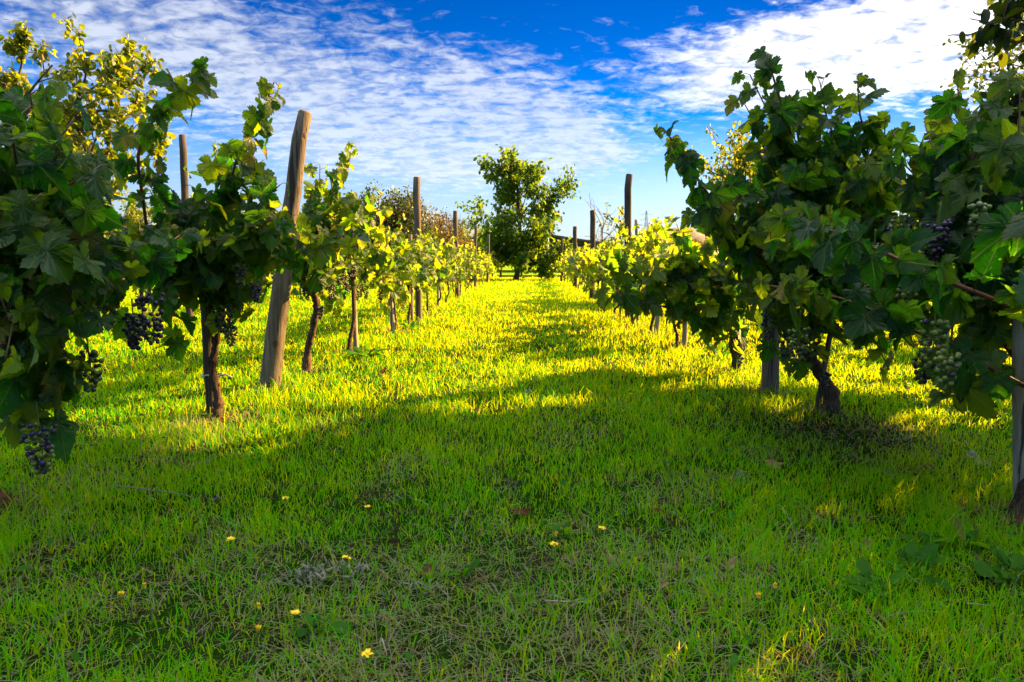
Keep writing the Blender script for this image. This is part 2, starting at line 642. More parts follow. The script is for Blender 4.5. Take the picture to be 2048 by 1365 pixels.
def mat_wood(name, c1, c2, dark, scale=(60, 60, 3.5), rough=0.85, crack=0.85):
    """weathered wood: grain along local z, cracks and knots"""
    m, t, o = new_mat(name)
    tc = t.new('ShaderNodeTexCoord')
    mp = t.new('ShaderNodeMapping')
    mp.inputs['Scale'].default_value = scale
    t.l.new(tc.outputs['Object'], mp.inputs[0])
    n = t.noise(mp.outputs[0], 1.0, 5.0, 0.65, 0.4)
    n2 = t.noise(tc.outputs['Object'], 6.0, 3.0, 0.6)
    mp2 = t.new('ShaderNodeMapping')
    mp2.inputs['Scale'].default_value = (scale[0] * 1.1, scale[1] * 1.1, scale[2] * 0.35)
    t.l.new(tc.outputs['Object'], mp2.inputs[0])
    n3 = t.noise(mp2.outputs[0], 1.0, 2.0, 0.5)
    vo = t.new('ShaderNodeTexVoronoi')
    vo.inputs['Scale'].default_value = 5.0
    t.l.new(tc.outputs['Object'], vo.inputs['Vector'])
    knot = t.mr(vo.outputs['Distance'], 0.05, 0.12, 1, 0)
    base = t.mix(t.mr(n, 0.3, 0.7), c1, c2)
    base = t.mix(t.m('MULTIPLY', t.mr(n2, 0.5, 0.75), 0.5), base, dark)
    cr = t.mr(n3, 0.335, 0.385, 1, 0)
    base = t.mix(t.m('MULTIPLY', cr, crack), base, (0.02, 0.015, 0.01))
    base = t.mix(t.m('MULTIPLY', knot, 0.7), base, (0.04, 0.022, 0.012))
    pb = t.new('ShaderNodeBsdfPrincipled')
    t.put(pb.inputs['Base Color'], base)
    pb.inputs['Roughness'].default_value = rough
    pb.inputs['Specular IOR Level'].default_value = 0.25
    b = t.new('ShaderNodeBump')
    b.inputs['Strength'].default_value = 0.7
    b.inputs['Distance'].default_value = 0.006
    t.l.new(t.m('SUBTRACT', n, t.m('MULTIPLY', cr, 0.8)), b.inputs['Height'])
    t.l.new(b.outputs[0], pb.inputs['Normal'])
    t.l.new(pb.outputs[0], o.inputs[0])
    return m


def mat_tinted(name, a, b, rough=0.6, spec=0.3, noise=20.0, amp=0.4, dark=(0.02, 0.015, 0.01)):
    """two colours chosen per piece by its tint, with a little grime"""
    m, t, o = new_mat(name)
    tint = t.sep(t.attr('tint').outputs['Vector'])
    g = t.new('ShaderNodeTexCoord')
    n = t.noise(g.outputs['Object'], noise, 4.0, 0.6)
    base = t.mix(tint[0], a, b)
    base = t.mix(t.m('MULTIPLY', t.mr(n, 0.4, 0.7), amp), base, dark)
    pb = t.new('ShaderNodeBsdfPrincipled')
    t.put(pb.inputs['Base Color'], base)
    pb.inputs['Roughness'].default_value = rough
    pb.inputs['Specular IOR Level'].default_value = spec
    bm = t.new('ShaderNodeBump')
    bm.inputs['Strength'].default_value = 0.4
    bm.inputs['Distance'].default_value = 0.003
    t.l.new(n, bm.inputs['Height'])
    t.l.new(bm.outputs[0], pb.inputs['Normal'])
    t.l.new(pb.outputs[0], o.inputs[0])
    return m


def mat_grape():
    m, t, o = new_mat('grape_skin')
    tint = t.sep(t.attr('tint').outputs['Vector'])
    g = t.new('ShaderNodeTexCoord')
    n = t.noise(g.outputs['Object'], 90.0, 3.0, 0.6)
    dark = t.mix(tint[1], (0.006, 0.008, 0.040), (0.050, 0.008, 0.030))
    dark = t.mix(t.m('MULTIPLY', t.mr(n, 0.4, 0.7), 0.6), dark, (0.030, 0.042, 0.095))
    green = t.mix(tint[1], (0.060, 0.105, 0.014), (0.165, 0.190, 0.025))
    base = t.mix(tint[0], dark, green)
    pb = t.new('ShaderNodeBsdfPrincipled')
    t.put(pb.inputs['Base Color'], base)
    pb.inputs['Roughness'].default_value = 0.42
    t.put(pb.inputs['Subsurface Weight'], t.m('MULTIPLY', tint[0], 0.25))
    pb.inputs['Subsurface Radius'].default_value = (0.006, 0.006, 0.002)
    pb.inputs['Subsurface Scale'].default_value = 1.0
    t.l.new(pb.outputs[0], o.inputs[0])
    return m


M_LEAF = mat_vine_leaf()
M_GRASS = mat_grass()
M_GROUND = mat_ground()
M_GRAPE = mat_grape()
M_POST = mat_wood('weathered_post', (0.078, 0.060, 0.044), (0.170, 0.138, 0.104), (0.034, 0.022, 0.014))
M_POSTD = mat_wood('old_dark_post', (0.040, 0.032, 0.025), (0.085, 0.070, 0.054), (0.022, 0.016, 0.012))
M_STAKE = mat_wood('stake_wood', (0.22, 0.17, 0.125), (0.36, 0.30, 0.23), (0.14, 0.09, 0.05), (90, 90, 5))
M_BARK = mat_wood('vine_bark', (0.024, 0.016, 0.011), (0.115, 0.068, 0.042), (0.016, 0.010, 0.007), (150, 150, 14), 0.9, 0.9)
M_TBARK = mat_wood('tree_bark', (0.07, 0.056, 0.042), (0.14, 0.115, 0.085), (0.04, 0.03, 0.022), (14, 14, 3), 0.9, 0.6)
M_SHOOT = mat_tinted('shoot_skin', (0.085, 0.085, 0.018), (0.145, 0.045, 0.020), 0.5, 0.4, 40.0, 0.3)
M_TWIG = mat_tinted('twig_bark', (0.07, 0.05, 0.036), (0.13, 0.08, 0.055), 0.8, 0.2)
M_SOIL = mat_tinted('mound_soil', (0.055, 0.032, 0.019), (0.095, 0.056, 0.034), 0.95, 0.1, 30.0, 0.6)
M_PETAL = mat_tinted('yellow_petal', (0.80, 0.50, 0.01), (0.85, 0.62, 0.03), 0.5, 0.2, 30.0, 0.0)
M_STEM = mat_tinted('green_stem', (0.07, 0.14, 0.02), (0.14, 0.20, 0.03), 0.6)
M_DEAD = mat_simple_leaf('dead_leaf', (0.10, 0.030, 0.012), (0.25, 0.145, 0.08), (0.3, 0.07, 0.01), (0.4, 0.22, 0.09), 0.25, 0.7, 0.2)
M_PALE = mat_simple_leaf('pale_leaf', (0.10, 0.115, 0.07), (0.20, 0.205, 0.15), (0.2, 0.2, 0.14), (0.25, 0.25, 0.2), 0.2, 0.7, 0.2)
M_WEED = mat_simple_leaf('weed_leaf', (0.010, 0.070, 0.004), (0.040, 0.125, 0.005), (0.06, 0.32, 0.003), (0.25, 0.50, 0.004), 0.38, 0.6, 0.12)
M_WALNUT = mat_simple_leaf('broad_tree_leaf', (0.012, 0.044, 0.005), (0.042, 0.090, 0.005), (0.08, 0.26, 0.003), (0.40, 0.50, 0.004), 0.42, 0.5, 0.25)
M_SUNTREE = mat_simple_leaf('sunny_tree_leaf', (0.008, 0.034, 0.004), (0.050, 0.085, 0.004), (0.12, 0.22, 0.002), (0.60, 0.60, 0.003), 0.45)
M_DARKTREE = mat_simple_leaf('dark_tree_leaf', (0.008, 0.022, 0.010), (0.025, 0.042, 0.008), (0.04, 0.10, 0.004), (0.16, 0.20, 0.004), 0.35)
M_BRUSH = mat_simple_leaf('brush_leaf', (0.045, 0.048, 0.016), (0.090, 0.062, 0.026), (0.15, 0.15, 0.015), (0.28, 0.19, 0.04), 0.35)
M_METAL = mat_tinted('steel_wire', (0.42, 0.42, 0.42), (0.5, 0.5, 0.5), 0.4, 0.5, 30.0, 0.2)
M_PYLON = mat_tinted('pylon_steel', (0.20, 0.22, 0.25), (0.20, 0.22, 0.25), 0.6, 0.4, 1.0, 0.0)
M_RAIL = mat_wood('fence_wood', (0.045, 0.035, 0.028), (0.095, 0.075, 0.058), (0.03, 0.02, 0.016), (6, 40, 40))
M_ROOF = mat_tinted('barn_roof', (0.045, 0.048, 0.060), (0.06, 0.06, 0.07), 0.7, 0.3, 3.0, 0.3)
M_WALL = mat_tinted('barn_wall', (0.05, 0.044, 0.042), (0.07, 0.06, 0.055), 0.9, 0.2, 2.0, 0.4)
M_WHITE = mat_tinted('white_paint', (0.5, 0.5, 0.48), (0.55, 0.55, 0.53), 0.5, 0.3, 5.0, 0.1)
M_BAND = mat_tinted('white_tie', (0.70, 0.68, 0.60), (0.75, 0.72, 0.65), 0.5, 0.3, 40.0, 0.1)

# ------------------------------------------------------------------ setting: ground, hills
def make_ground():
    xs = np.concatenate((-np.geomspace(6000, 12, 26), np.linspace(-11, 11, 150), np.geomspace(12, 6000, 26)))
    ys = np.concatenate((-np.geomspace(600, 2, 12), np.linspace(-1, 14, 140), np.linspace(14.3, 45, 80), np.geomspace(47, 9000, 28)))
    X, Y = np.meshgrid(xs, ys)
    Z = ground_z(X, Y)
    nx, ny = len(xs), len(ys)
    i, j = np.meshgrid(np.arange(ny - 1), np.arange(nx - 1), indexing='ij')
    a = (i * nx + j).ravel()
    g = Geo()
    g.add(np.stack((X, Y, Z), -1).reshape(-1, 3), [np.stack((a, a + 1, a + 1 + nx, a + nx), -1)])
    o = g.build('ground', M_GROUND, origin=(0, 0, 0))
    tag(o, kind='structure')


make_ground()


def mat_hill(name, a, b, c, s):
    m, t, o = new_mat(name)
    g = t.new('ShaderNodeNewGeometry')
    n = t.noise(g.outputs['Position'], s, 6.0, 0.65)
    n2 = t.noise(g.outputs['Position'], s * 6, 4.0, 0.65)
    base = t.mix(t.mr(n, 0.4, 0.6), a, b)
    base = t.mix(t.mr(n2, 0.52, 0.62), base, c)
    pb = t.new('ShaderNodeBsdfPrincipled')
    t.put(pb.inputs['Base Color'], base)
    pb.inputs['Roughness'].default_value = 0.95
    pb.inputs['Specular IOR Level'].default_value = 0.05
    t.l.new(pb.outputs[0], o.inputs[0])
    return m


def hill(name, px0, px1, d, prof, mat, depth, seed):
    """a ridge d metres away; prof gives the skyline heights (pixel rows) from left to right"""
    n, k = 90, 14
    px = np.linspace(px0, px1, n)
    top = np.interp(px, *zip(*prof))
    g = Geo()
    rows = []
    xs = (px - 1024) / FPX * d
    hs = CAM_H + (HORIZON - top) / FPX * d
    for r in range(k):
        f = r / (k - 1)
        s = math.sin(f * math.pi / 2 if f < 1 else math.pi / 2)
        yy = np.full(n, d - depth * (1 - f))
        z = hs * s + (vnoise(xs, yy, d * 0.012, seed) - 0.5) * hs * 0.22 * (0.3 + 0.7 * f) - 1.0 * (1 - f) * 3
        rows.append(np.stack((xs * (1 - 0.1 * (1 - f)), yy, z), -1))
    rows.append(np.stack((xs * 1.05, np.full(n, d + depth * 0.7), np.full(n, -3.0)), -1))
    k += 1
    i, j = np.meshgrid(np.arange(k - 1), np.arange(n - 1), indexing='ij')
    a = (i * n + j).ravel()
    g.add(np.concatenate(rows), [np.stack((a, a + 1, a + 1 + n, a + n), -1)])
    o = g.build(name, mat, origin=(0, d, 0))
    tag(o, kind='structure')


hill('hill', 1200, 1480, 900, [(1200, 512), (1270, 478), (1300, 462), (1340, 456), (1390, 462), (1440, 480), (1480, 510)],
     mat_hill('stony_hill', (0.20, 0.16, 0.125), (0.13, 0.115, 0.075), (0.25, 0.21, 0.175), 0.03), 120, 3)
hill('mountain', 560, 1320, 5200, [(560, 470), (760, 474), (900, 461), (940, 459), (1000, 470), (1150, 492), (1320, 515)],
     mat_hill('hazy_wooded_mountain', (0.10, 0.14, 0.20), (0.12, 0.16, 0.21), (0.14, 0.18, 0.23), 0.002), 1200, 5)  # the blue of distant haze is painted into the mountain's own colour


# ------------------------------------------------------------------ grass
def row_x(side, d):
    if side < 0:
        return np.interp(d, (1.6, 2.7, 4.7, 7, 12, 17, 26), (-1.28, -1.17, -1.10, -1.0, -0.985, -0.88, -0.72))
    return np.interp(d, (1.5, 2.8, 5.1, 7, 11.7, 17, 26), (1.22, 1.27, 1.24, 1.18, 1.36, 1.58, 1.8))


DRY = [(*G(1000, 1150)[:2], 0.26, 0.8), (*G(640, 1175)[:2], 0.13, 0.85), (*G(850, 1310)[:2], 0.34, 0.8), (*G(1150, 1290)[:2], 0.28, 0.75), (*G(760, 1160)[:2], 0.16, 0.7), (*G(1720, 880)[:2], 0.34, 0.92), (*G(1600, 870)[:2], 0.2, 0.8),
       (*G(430, 850)[:2], 0.20, 0.95), (*G(150, 975)[:2], 0.17, 0.6), (*G(1300, 1130)[:2], 0.25, 0.5), (*G(1400, 1290)[:2], 0.25, 0.45), (*G(800, 960)[:2], 0.12, 0.45),
       (*G(120, 1330)[:2], 0.2, 0.4), (*G(300, 1200)[:2], 0.15, 0.45)]


def make_grass():
    rng = np.random.default_rng(5)
    n = 900000
    # sample depth by the wanted density times the width of the strip seen there (and a step to either side)
    dd = np.geomspace(0.45, 30, 400)
    dens = 52000 / (1 + (dd / 1.15) ** 2.05)
    wid = 2 * (0.86 * dd + 0.75)
    cdf = np.cumsum(dens * wid * np.gradient(dd))
    total = int(cdf[-1])
    y = np.interp(rng.random(total) * cdf[-1], cdf, dd)
    x = (rng.random(total) * 2 - 1) * (0.86 * y + 0.75)
    dist = np.hypot(x, y)
    clump = vnoise(x, y, 0.16, 2) * 0.6 + vnoise(x, y, 0.05, 3) * 0.4
    rowd = np.minimum(np.abs(x - row_x(-1, y)), np.abs(x - row_x(1, y)))
    dry = np.clip((vnoise(x, y, 0.16, 4) - 0.60) * 3.4, 0, 0.42) * np.clip(3.2 - dist, 0, 1) + 0.03 + 0.19 * np.clip(1.85 - dist, 0, 1)
    feet = [(*G(a, b)[:2], 0.13, 0.85) for a, b in ((540, 778), (617, 747), (700, 705), (792, 662), (838, 645), (1352, 692), (1300, 668), (1540, 788), (1468, 747), (1650, 832), (2040, 1060), (0, 1030))]
    feet += [(float(row_x(sd_, q)), q, 0.16, 0.6) for sd_ in (-1, 1) for q in np.arange(6.5, 16, 1.2)]
    for cx, cy_, r, a in DRY + feet:
        dry = np.maximum(dry, a * np.exp(-(((x - cx) / r) ** 2 + ((y - cy_) / (r * 1.1)) ** 2) * 1.2))
    keep = rng.random(total) < (0.26 + 1.0 * clump) * (1 - 0.30 * dry)
    x, y, dist, clump, rowd, dry = (a[keep] for a in (x, y, dist, clump, rowd, dry))
    L = len(x)
    straw = rng.random(L) < dry
    tall = np.clip(1 - rowd / 0.35, 0, 1)
    h = (0.016 + 0.030 * clump + 0.020 * rng.random(L)) * (1 + 1.1 * tall * vnoise(x, y, 0.25, 6)) * np.clip(0.85 + dist * 0.03, 0.9, 1.35)
    h *= np.where(rng.random(L) < 0.07, rng.uniform(1.4, 2.2, L), 1.0) * (0.72 + 0.56 * vnoise(x, y, 0.5, 9))
    h *= 1 - 0.45 * np.clip(dry - 0.4, 0, 1)
    w = np.maximum(0.0021, 0.00090 * dist) * rng.uniform(0.6, 1.35, L)
    az = rng.random(L) * 6.283
    lean = rng.uniform(0.10, 1.10, L) + straw * rng.uniform(0.2, 1.2, L)
    la = rng.random(L) * 6.283
    lx, ly = np.cos(la) * lean, np.sin(la) * lean
    z0 = ground_z(x, y) - 0.003
    sx, sy = np.cos(az) * w / 2, np.sin(az) * w / 2
    hv = h * np.where(straw, 0.75, 1.0) / np.sqrt(1 + lean ** 2 * 0.8)
    V = np.empty((L, 7, 3))
    for k, (f, ww) in enumerate(((0, 1.0), (0.45, 0.9), (0.78, 0.6))):
        bx, by, bz = x + lx * h * f * f, y + ly * h * f * f, z0 + hv * (f - 0.12 * lean * f * f)
        V[:, 2 * k] = np.stack((bx - sx * ww, by - sy * ww, bz), -1)
        V[:, 2 * k + 1] = np.stack((bx + sx * ww, by + sy * ww, bz), -1)
    V[:, 6] = np.stack((x + lx * h, y + ly * h, z0 + hv * (1 - 0.3 * lean)), -1)
    b = (np.arange(L) * 7)[:, None]
    q = np.concatenate((b + np.array((0, 1, 3, 2)), b + np.array((2, 3, 5, 4))))
    tri = b + np.array((4, 5, 6))
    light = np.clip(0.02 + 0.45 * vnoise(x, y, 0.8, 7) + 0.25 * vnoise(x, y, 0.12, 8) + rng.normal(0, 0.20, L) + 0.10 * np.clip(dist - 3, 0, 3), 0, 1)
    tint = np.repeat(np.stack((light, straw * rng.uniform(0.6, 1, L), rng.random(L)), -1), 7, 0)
    uv = np.zeros((L, 7, 3))
    uv[:, 2:4, 1], uv[:, 4:6, 1], uv[:, 6, 1] = 0.45, 0.8, 1.0
    g = Geo()
    g.add(V.reshape(-1, 3), [q, tri], tint, uv.reshape(-1, 3))
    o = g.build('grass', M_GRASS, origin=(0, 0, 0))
    tag(o, 'short green lawn grass mixed with dry straw between the vine rows', 'grass', kind='stuff')
    print('grass blades', L)


make_grass()

def make_cover():
    rng = np.random.default_rng(23)
    n = 15000
    y = np.sqrt(rng.uniform(0.7 ** 2, 6.5 ** 2, n))
    x = (rng.random(n) * 2 - 1) * (0.86 * y + 0.7)
    k = vnoise(x, y, 0.22, 12) > 0.56
    x, y = x[k], y[k]
    L = len(x)
    z = ground_z(x, y) + rng.uniform(0.014, 0.044, L)
    g = Geo()
    a = rng.random(L) * 6.283
    add_leaves(g, rng, np.stack((x, y, z), -1), rng.normal(0, 0.38, (L, 3)) + (0, -0.1, 1), np.stack((np.cos(a), np.sin(a), 0.25 + 0 * a), -1), rng.uniform(0.008, 0.024, L), LEAF_OVAL, None, (0.0, 0.5), (0.0, 0.6), 0.03)
    tag(g.build('ground_cover', M_WEED, origin=(0, 0, 0)), 'tiny rounded leaves of clover and low weeds growing through the lawn', 'ground cover', kind='stuff')
    n = 2600
    y = np.sqrt(rng.uniform(0.8 ** 2, 7.0 ** 2, n))
    x = (rng.random(n) * 2 - 1) * (0.86 * y + 0.7)
    rowd = np.minimum(np.abs(x - row_x(-1, y)), np.abs(x - row_x(1, y)))
    w = 0.05 + np.exp(-(rowd / 0.22) ** 2) * 0.7
    for cx, cy_, r, q in DRY:
        w = np.maximum(w, 0.6 * np.exp(-((x - cx) ** 2 + (y - cy_) ** 2) / r ** 2))
    k = rng.random(n) < w
    x, y = x[k], y[k]
    L = len(x)
    z = ground_z(x, y) + rng.uniform(0.006, 0.026, L)
    g = Geo()
    a = rng.random(L) * 6.283
    add_leaves(g, rng, np.stack((x, y, z), -1), rng.normal(0, 0.45, (L, 3)) + (0, -0.1, 1), np.stack((np.cos(a), np.sin(a), 0.1 + 0 * a), -1), rng.uniform(0.010, 0.034, L), LEAF_LANCE, None, (0.1, 0.9), (0.2, 1.4), 0.08)
    tag(g.build('leaf_litter', M_DEAD, origin=(0, 0, 0)), 'scraps of dry brown leaves lying among the grass under the vines', 'leaf litter', kind='stuff')


make_cover()

# ------------------------------------------------------------------ posts and stakes
def make_post(name, base, top, r0, r1, mat, label, cat, group, seed, sides=14, cutoff=0.25):
    rng = np.random.default_rng(seed)
    base, top = np.asarray(base, float), np.asarray(top, float)
    base = base.copy()
    z0 = float(ground_z(base[0], base[1]))
    base[2] = z0
    n = 12
    t = np.linspace(0, 1, n)[:, None]
    low = base - unit(top - base) * 0.06
    path = low * (1 - t) + top * t
    path[1:-1, 0] += np.cumsum(rng.normal(0, r0 * 0.05, n - 2))
    g = Geo()
    v, f = tube(path, np.array((r0, r1)), sides, rng, 0.035, cap=False)
    # bevelled, slightly slanted top and a closed foot
    ax = unit(top - base)
    ring = v[-sides:]
    bev = (ring - top) * 0.80 + top + ax * r1 * 0.22
    m = len(v)
    v = np.vstack((v, bev, top + ax * r1 * 0.26))
    k = np.arange(sides)
    k2 = (k + 1) % sides
    f.append(np.stack((m - sides + k, m - sides + k2, m + k2, m + k), -1))
    f.append(np.stack((m + k, m + k2, np.full(sides, m + sides)), -1))
    g.add(v, f)
    o = g.build(name, mat, origin=base)
    return tag(o, label, cat, group)


def post_px(bpx, bpy_, tpx, tpy, d=None, wpx=14, **kw):
    b = G(bpx, bpy_)
    if d is not None:
        b = np.array(((bpx - 1024) / FPX * d, d, 0.0))
    top = P(tpx, tpy, b[1])
    r = wpx / FPX * b[1] / 2
    return b, top, r


MAIN = 'wooden trellis posts along the two vine rows'
posts = [
    # base px, top px, depth, width px bottom/top, label
    ((540, 775), (610, 226), None, 42, 27, 'stout grey leaning wooden post in the left row, split bark, topmost of all', M_POST),
    ((838, 645), (834, 356), None, 13.5, 14, 'upright grey wooden post with orange sunlit right side rising above sunny vines', M_POST),
    ((915, 598), (911, 423), 11.8, 9, 9.5, 'wooden post in the left row just right of the brown shrub, shorter in view', M_POST),
    ((950, 575), (952, 452), 16.5, 6, 6, 'thin distant post in the left row at the left edge of the broad tree', M_POST),
    ((975, 568), (977, 470), 21.0, 5, 5, 'distant post half covered by the lowest left leaves of the broad tree', M_POST),
    ((985, 560), (988, 481), 26.5, 4, 4, 'farthest small post of the left row close against the broad tree', M_POST),
    ((1540, 786), (1542, 250), None, 36, 22, 'grey wooden post standing in the dark tall vine of the right row', M_POST),
    ((1257, 637), (1259, 350), None, 14, 13, 'dark upright post against open sky in the right row', M_POSTD),
    ((1184, 598), (1185, 422), 11.7, 11, 10.5, 'grey post beside the bare sapling in the right row', M_POSTD),
    ((1150, 575), (1150, 454), 17.0, 8, 7.5, 'small grey post right of the broad tree at the tip of its low branch', M_POSTD),
    ((1122, 565), (1124, 478), 22.0, 5, 5, 'far slim post in the right row right of the dark barn roof', M_POSTD),
    ((1104, 562), (1112, 486), 27.5, 4, 4, 'farthest slim post of the right row in front of the barn', M_POSTD),
]
for i, (b, tp, d, w0, w1, lab, mt) in enumerate(posts):
    bb, tt, r = post_px(*b, *tp, d, w0)
    make_post('wooden_post', bb, tt, r, w1 / FPX * bb[1] / 2, mt, lab, 'post', MAIN, 40 + i)
# second rows beyond
for i, (x, d, z, lab) in enumerate([
    (-3.45, 7.3, 1.93, 'dark round post behind the left vines, its top showing between two leafy shoots'),
    (-3.35, 12.0, 1.7, 'grey post of the next row behind the sunny left vines'),
    (3.6, 6.2, 1.5, 'grey post of the next row behind the dark right vines'),
    (3.75, 11.0, 1.35, 'brown post of the next row seen above the sunny right vines'),
]):
    make_post('wooden_post', (x, d, 0), (x + 0.02, d, z), 0.038, 0.034, M_POSTD, lab, 'post', 'posts of the neighbouring vine rows', 60 + i)

STK = 'thin stakes holding single vines'
stakes = [
    ((424, 830), (408, 560), None, 22, 20, 'thick old grey stake tied to the dark split trunk of a left vine', M_POSTD),
    ((712, 702), (703, 520), None, 11, 9, 'pale thin stake beside the vine with purple grapes in the left row', M_STAKE),
    ((786, 666), (770, 466), None, 10, 9, 'slender sunlit stake with reddish tip and a white tie in the left row', M_STAKE),
    ((824, 648), (822, 470), 7.2, 6, 5, 'thin stake just left of the upright orange lit post', M_STAKE),
    ((877, 620), (876, 505), 9.2, 5, 5, 'short dark stake among vines right of the upright orange lit post', M_STAKE),
    ((1368, 692), (1380, 480), None, 11, 10, 'pale bare stake under the long leafy shoots of the right row', M_STAKE),
    ((1312, 672), (1330, 500), None, 10, 8, 'leaning thin stake in the sunny grass of the right row', M_STAKE),
    ((1276, 655), (1272, 440), 6.9, 7, 6, 'thin dark stake close to the right of the dark upright post', M_STAKE),
    ((1474, 748), (1490, 560), None, 15, 12, 'brown stake leaning on a shaggy vine trunk in the right row', M_POSTD),
    ((2044, 1046), (2036, 560), None, 34, 30, 'tall pale stake at the right edge of the picture', M_STAKE),
    ((1634, 822), (1672, 590), None, 12, 10, 'dark thin stake crossing the forked trunk of the right vine', M_POSTD),
]
for i, (b, tp, d, w0, w1, lab, mt) in enumerate(stakes):
    bb, tt, r = post_px(*b, *tp, d, w0)
    o = make_post('vine_stake', bb, tt, r, w1 / FPX * bb[1] / 2, mt, lab, 'stake', STK, 80 + i, 9)
    if i in (0, 2):
        rng = np.random.default_rng(i)
        f = 0.30 if i == 0 else 0.74
        c = bb * (1 - f) + tt * f
        g = Geo()
        a = np.linspace(0, 2 * np.pi, 15)
        rr = r * 1.25
        loop = c + np.stack((np.cos(a) * (rr + 0.012) + 0.010, np.sin(a) * rr, 0.004 * np.sin(3 * a)), -1)
        tail = np.array([c + (rr + 0.02, -rr * 0.5, 0), c + (rr + 0.05, -rr, 0.006), c + (rr + 0.075, -rr * 1.1, -0.004)])
        if i == 2:
            tail = np.array([c + (-rr, 0, 0), c + (-0.08, -0.01, -0.006), c + (-0.17, 0, -0.002)])
        for p in (loop, tail):
            v, fc = tube(p, 0.0035, 5)
            g.add(v, fc)
        g.build('tie', M_BAND if i == 2 else M_METAL, o)


# ------------------------------------------------------------------ vines
def bunch_mesh(rng, top, length, width, ripe, berry=0.0068, shape=ICO2, n=None):
    """(berries Geo, stalk Geo) of one hanging bunch of grapes"""
    length, width = length * 0.88, width * 0.88
    n = n or int(50 * length / 0.12)
    pts, tries = [], 0
    while len(pts) < n and tries < 4000:
        tries += 1
        f = rng.random() ** 0.8
        rr = width * (0.35 + 0.65 * math.sin(min(1, (1 - f) * 1.25) * math.pi / 2)) * math.sqrt(rng.uniform(0.15, 1))
        a = rng.random() * 6.283
        p = np.array((math.cos(a) * rr, math.sin(a) * rr, -length * (0.12 + 0.88 * f)))
        if all(np.sum((p - q) ** 2) > (berry * 1.42) ** 2 for q in pts):
            pts.append(p)
    pts = np.array(pts)
    L = len(pts)
    green = (rng.random(L) > ripe).astype(float)
    green = np.where(rng.random(L) < 0.08, 0.5, green)
    tint = np.stack((green, rng.random(L), rng.random(L)), -1)
    g = Geo()
    add_balls(g, pts + top, berry * rng.uniform(0.72, 1.12, L), tint, shape)
    s = Geo()
    ax = smooth_path([top + (0, 0, 0.03), top, top + (0.003, 0.002, -length * 0.5), top + (0, 0.002, -length * 0.95)], 8)
    v, f = tube(ax, np.array((0.0022, 0.0012)), 5)
    s.add(v, f, (0.25, 0.5, 0.5))
    for p in pts[::2]:
        a = top + (0, 0, p[2] * 0.8)
        v, f = tube(np.array([a, a * 0.4 + (p + top) * 0.6, p + top]), 0.0007, 3, cap=False)
        s.add(v, f, (0.3, 0.5, 0.5))
    return g, s


def leaves_on(rng, path, side, size, gap, acc, start=0.12, lane=None, petg=None, young_lit=0.15, up=0.35, spread=0.5, tipdown=0.9):
    """leaves with stalks, alternating along a shoot; results go into acc"""
    seg = np.linalg.norm(np.diff(path, axis=0), axis=1)
    cum = np.concatenate(([0], np.cumsum(seg)))
    n = max(2, int(cum[-1] / gap * 1.42))
    s = np.linspace(start * cum[-1], cum[-1], n)
    T = unit(np.gradient(path, axis=0))
    out = np.array((side, -0.35, 0.0)) if lane is None else np.asarray(lane, float)
    for k, q in enumerate(s):
        p = np.array([np.interp(q, cum, path[:, c]) for c in range(3)])
        tg = np.array([np.interp(q, cum, T[:, c]) for c in range(3)])
        f = q / cum[-1]
        lat = unit(np.cross(tg, (0, 0, 1)) + rng.normal(0, 0.15, 3)) * (1 if k % 2 else -1)
        pl = rng.uniform(0.035, 0.075) * (1.1 - 0.55 * f)
        pd = unit(lat * 0.8 + out * 0.35 + np.array((0, 0, 0.25)) + rng.normal(0, 0.3, 3))
        e = p + pd * pl
        nr = unit(out * 0.65 + np.array((0, 0, up)) + lat * 0.25 + rng.normal(0, spread, 3))
        tp = pd * 0.7 + np.array((0, 0, -tipdown)) + rng.normal(0, 0.4, 3)
        sz = 0.77 * size * rng.choice((0.72, 0.9, 1.02, 1.16)) * rng.uniform(0.88, 1.12) * (1.0 if f < 0.88 else 1.0 - (f - 0.88) * 2.6)
        acc['pos'].append(e)
        acc['nrm'].append(nr)
        acc['tip'].append(tp)
        acc['size'].append(sz)
        acc['tint'].append((np.clip(rng.random() * 0.75 + young_lit + 0.25 * (f > 0.85), 0, 1), rng.random(), rng.random()))  # young shoot tips; on sunlit vines sunlight is also painted in by lighter leaves
        if petg is not None:
            v, fc = tube(np.array([p, (p + e) / 2 + (0, 0, 0.006), e]), 0.0013, 3, cap=False)
            petg.add(v, fc, (rng.uniform(0.3, 1), 0.5, 0.5))


def new_acc():
    return {'pos': [], 'nrm': [], 'tip': [], 'size': [], 'tint': []}


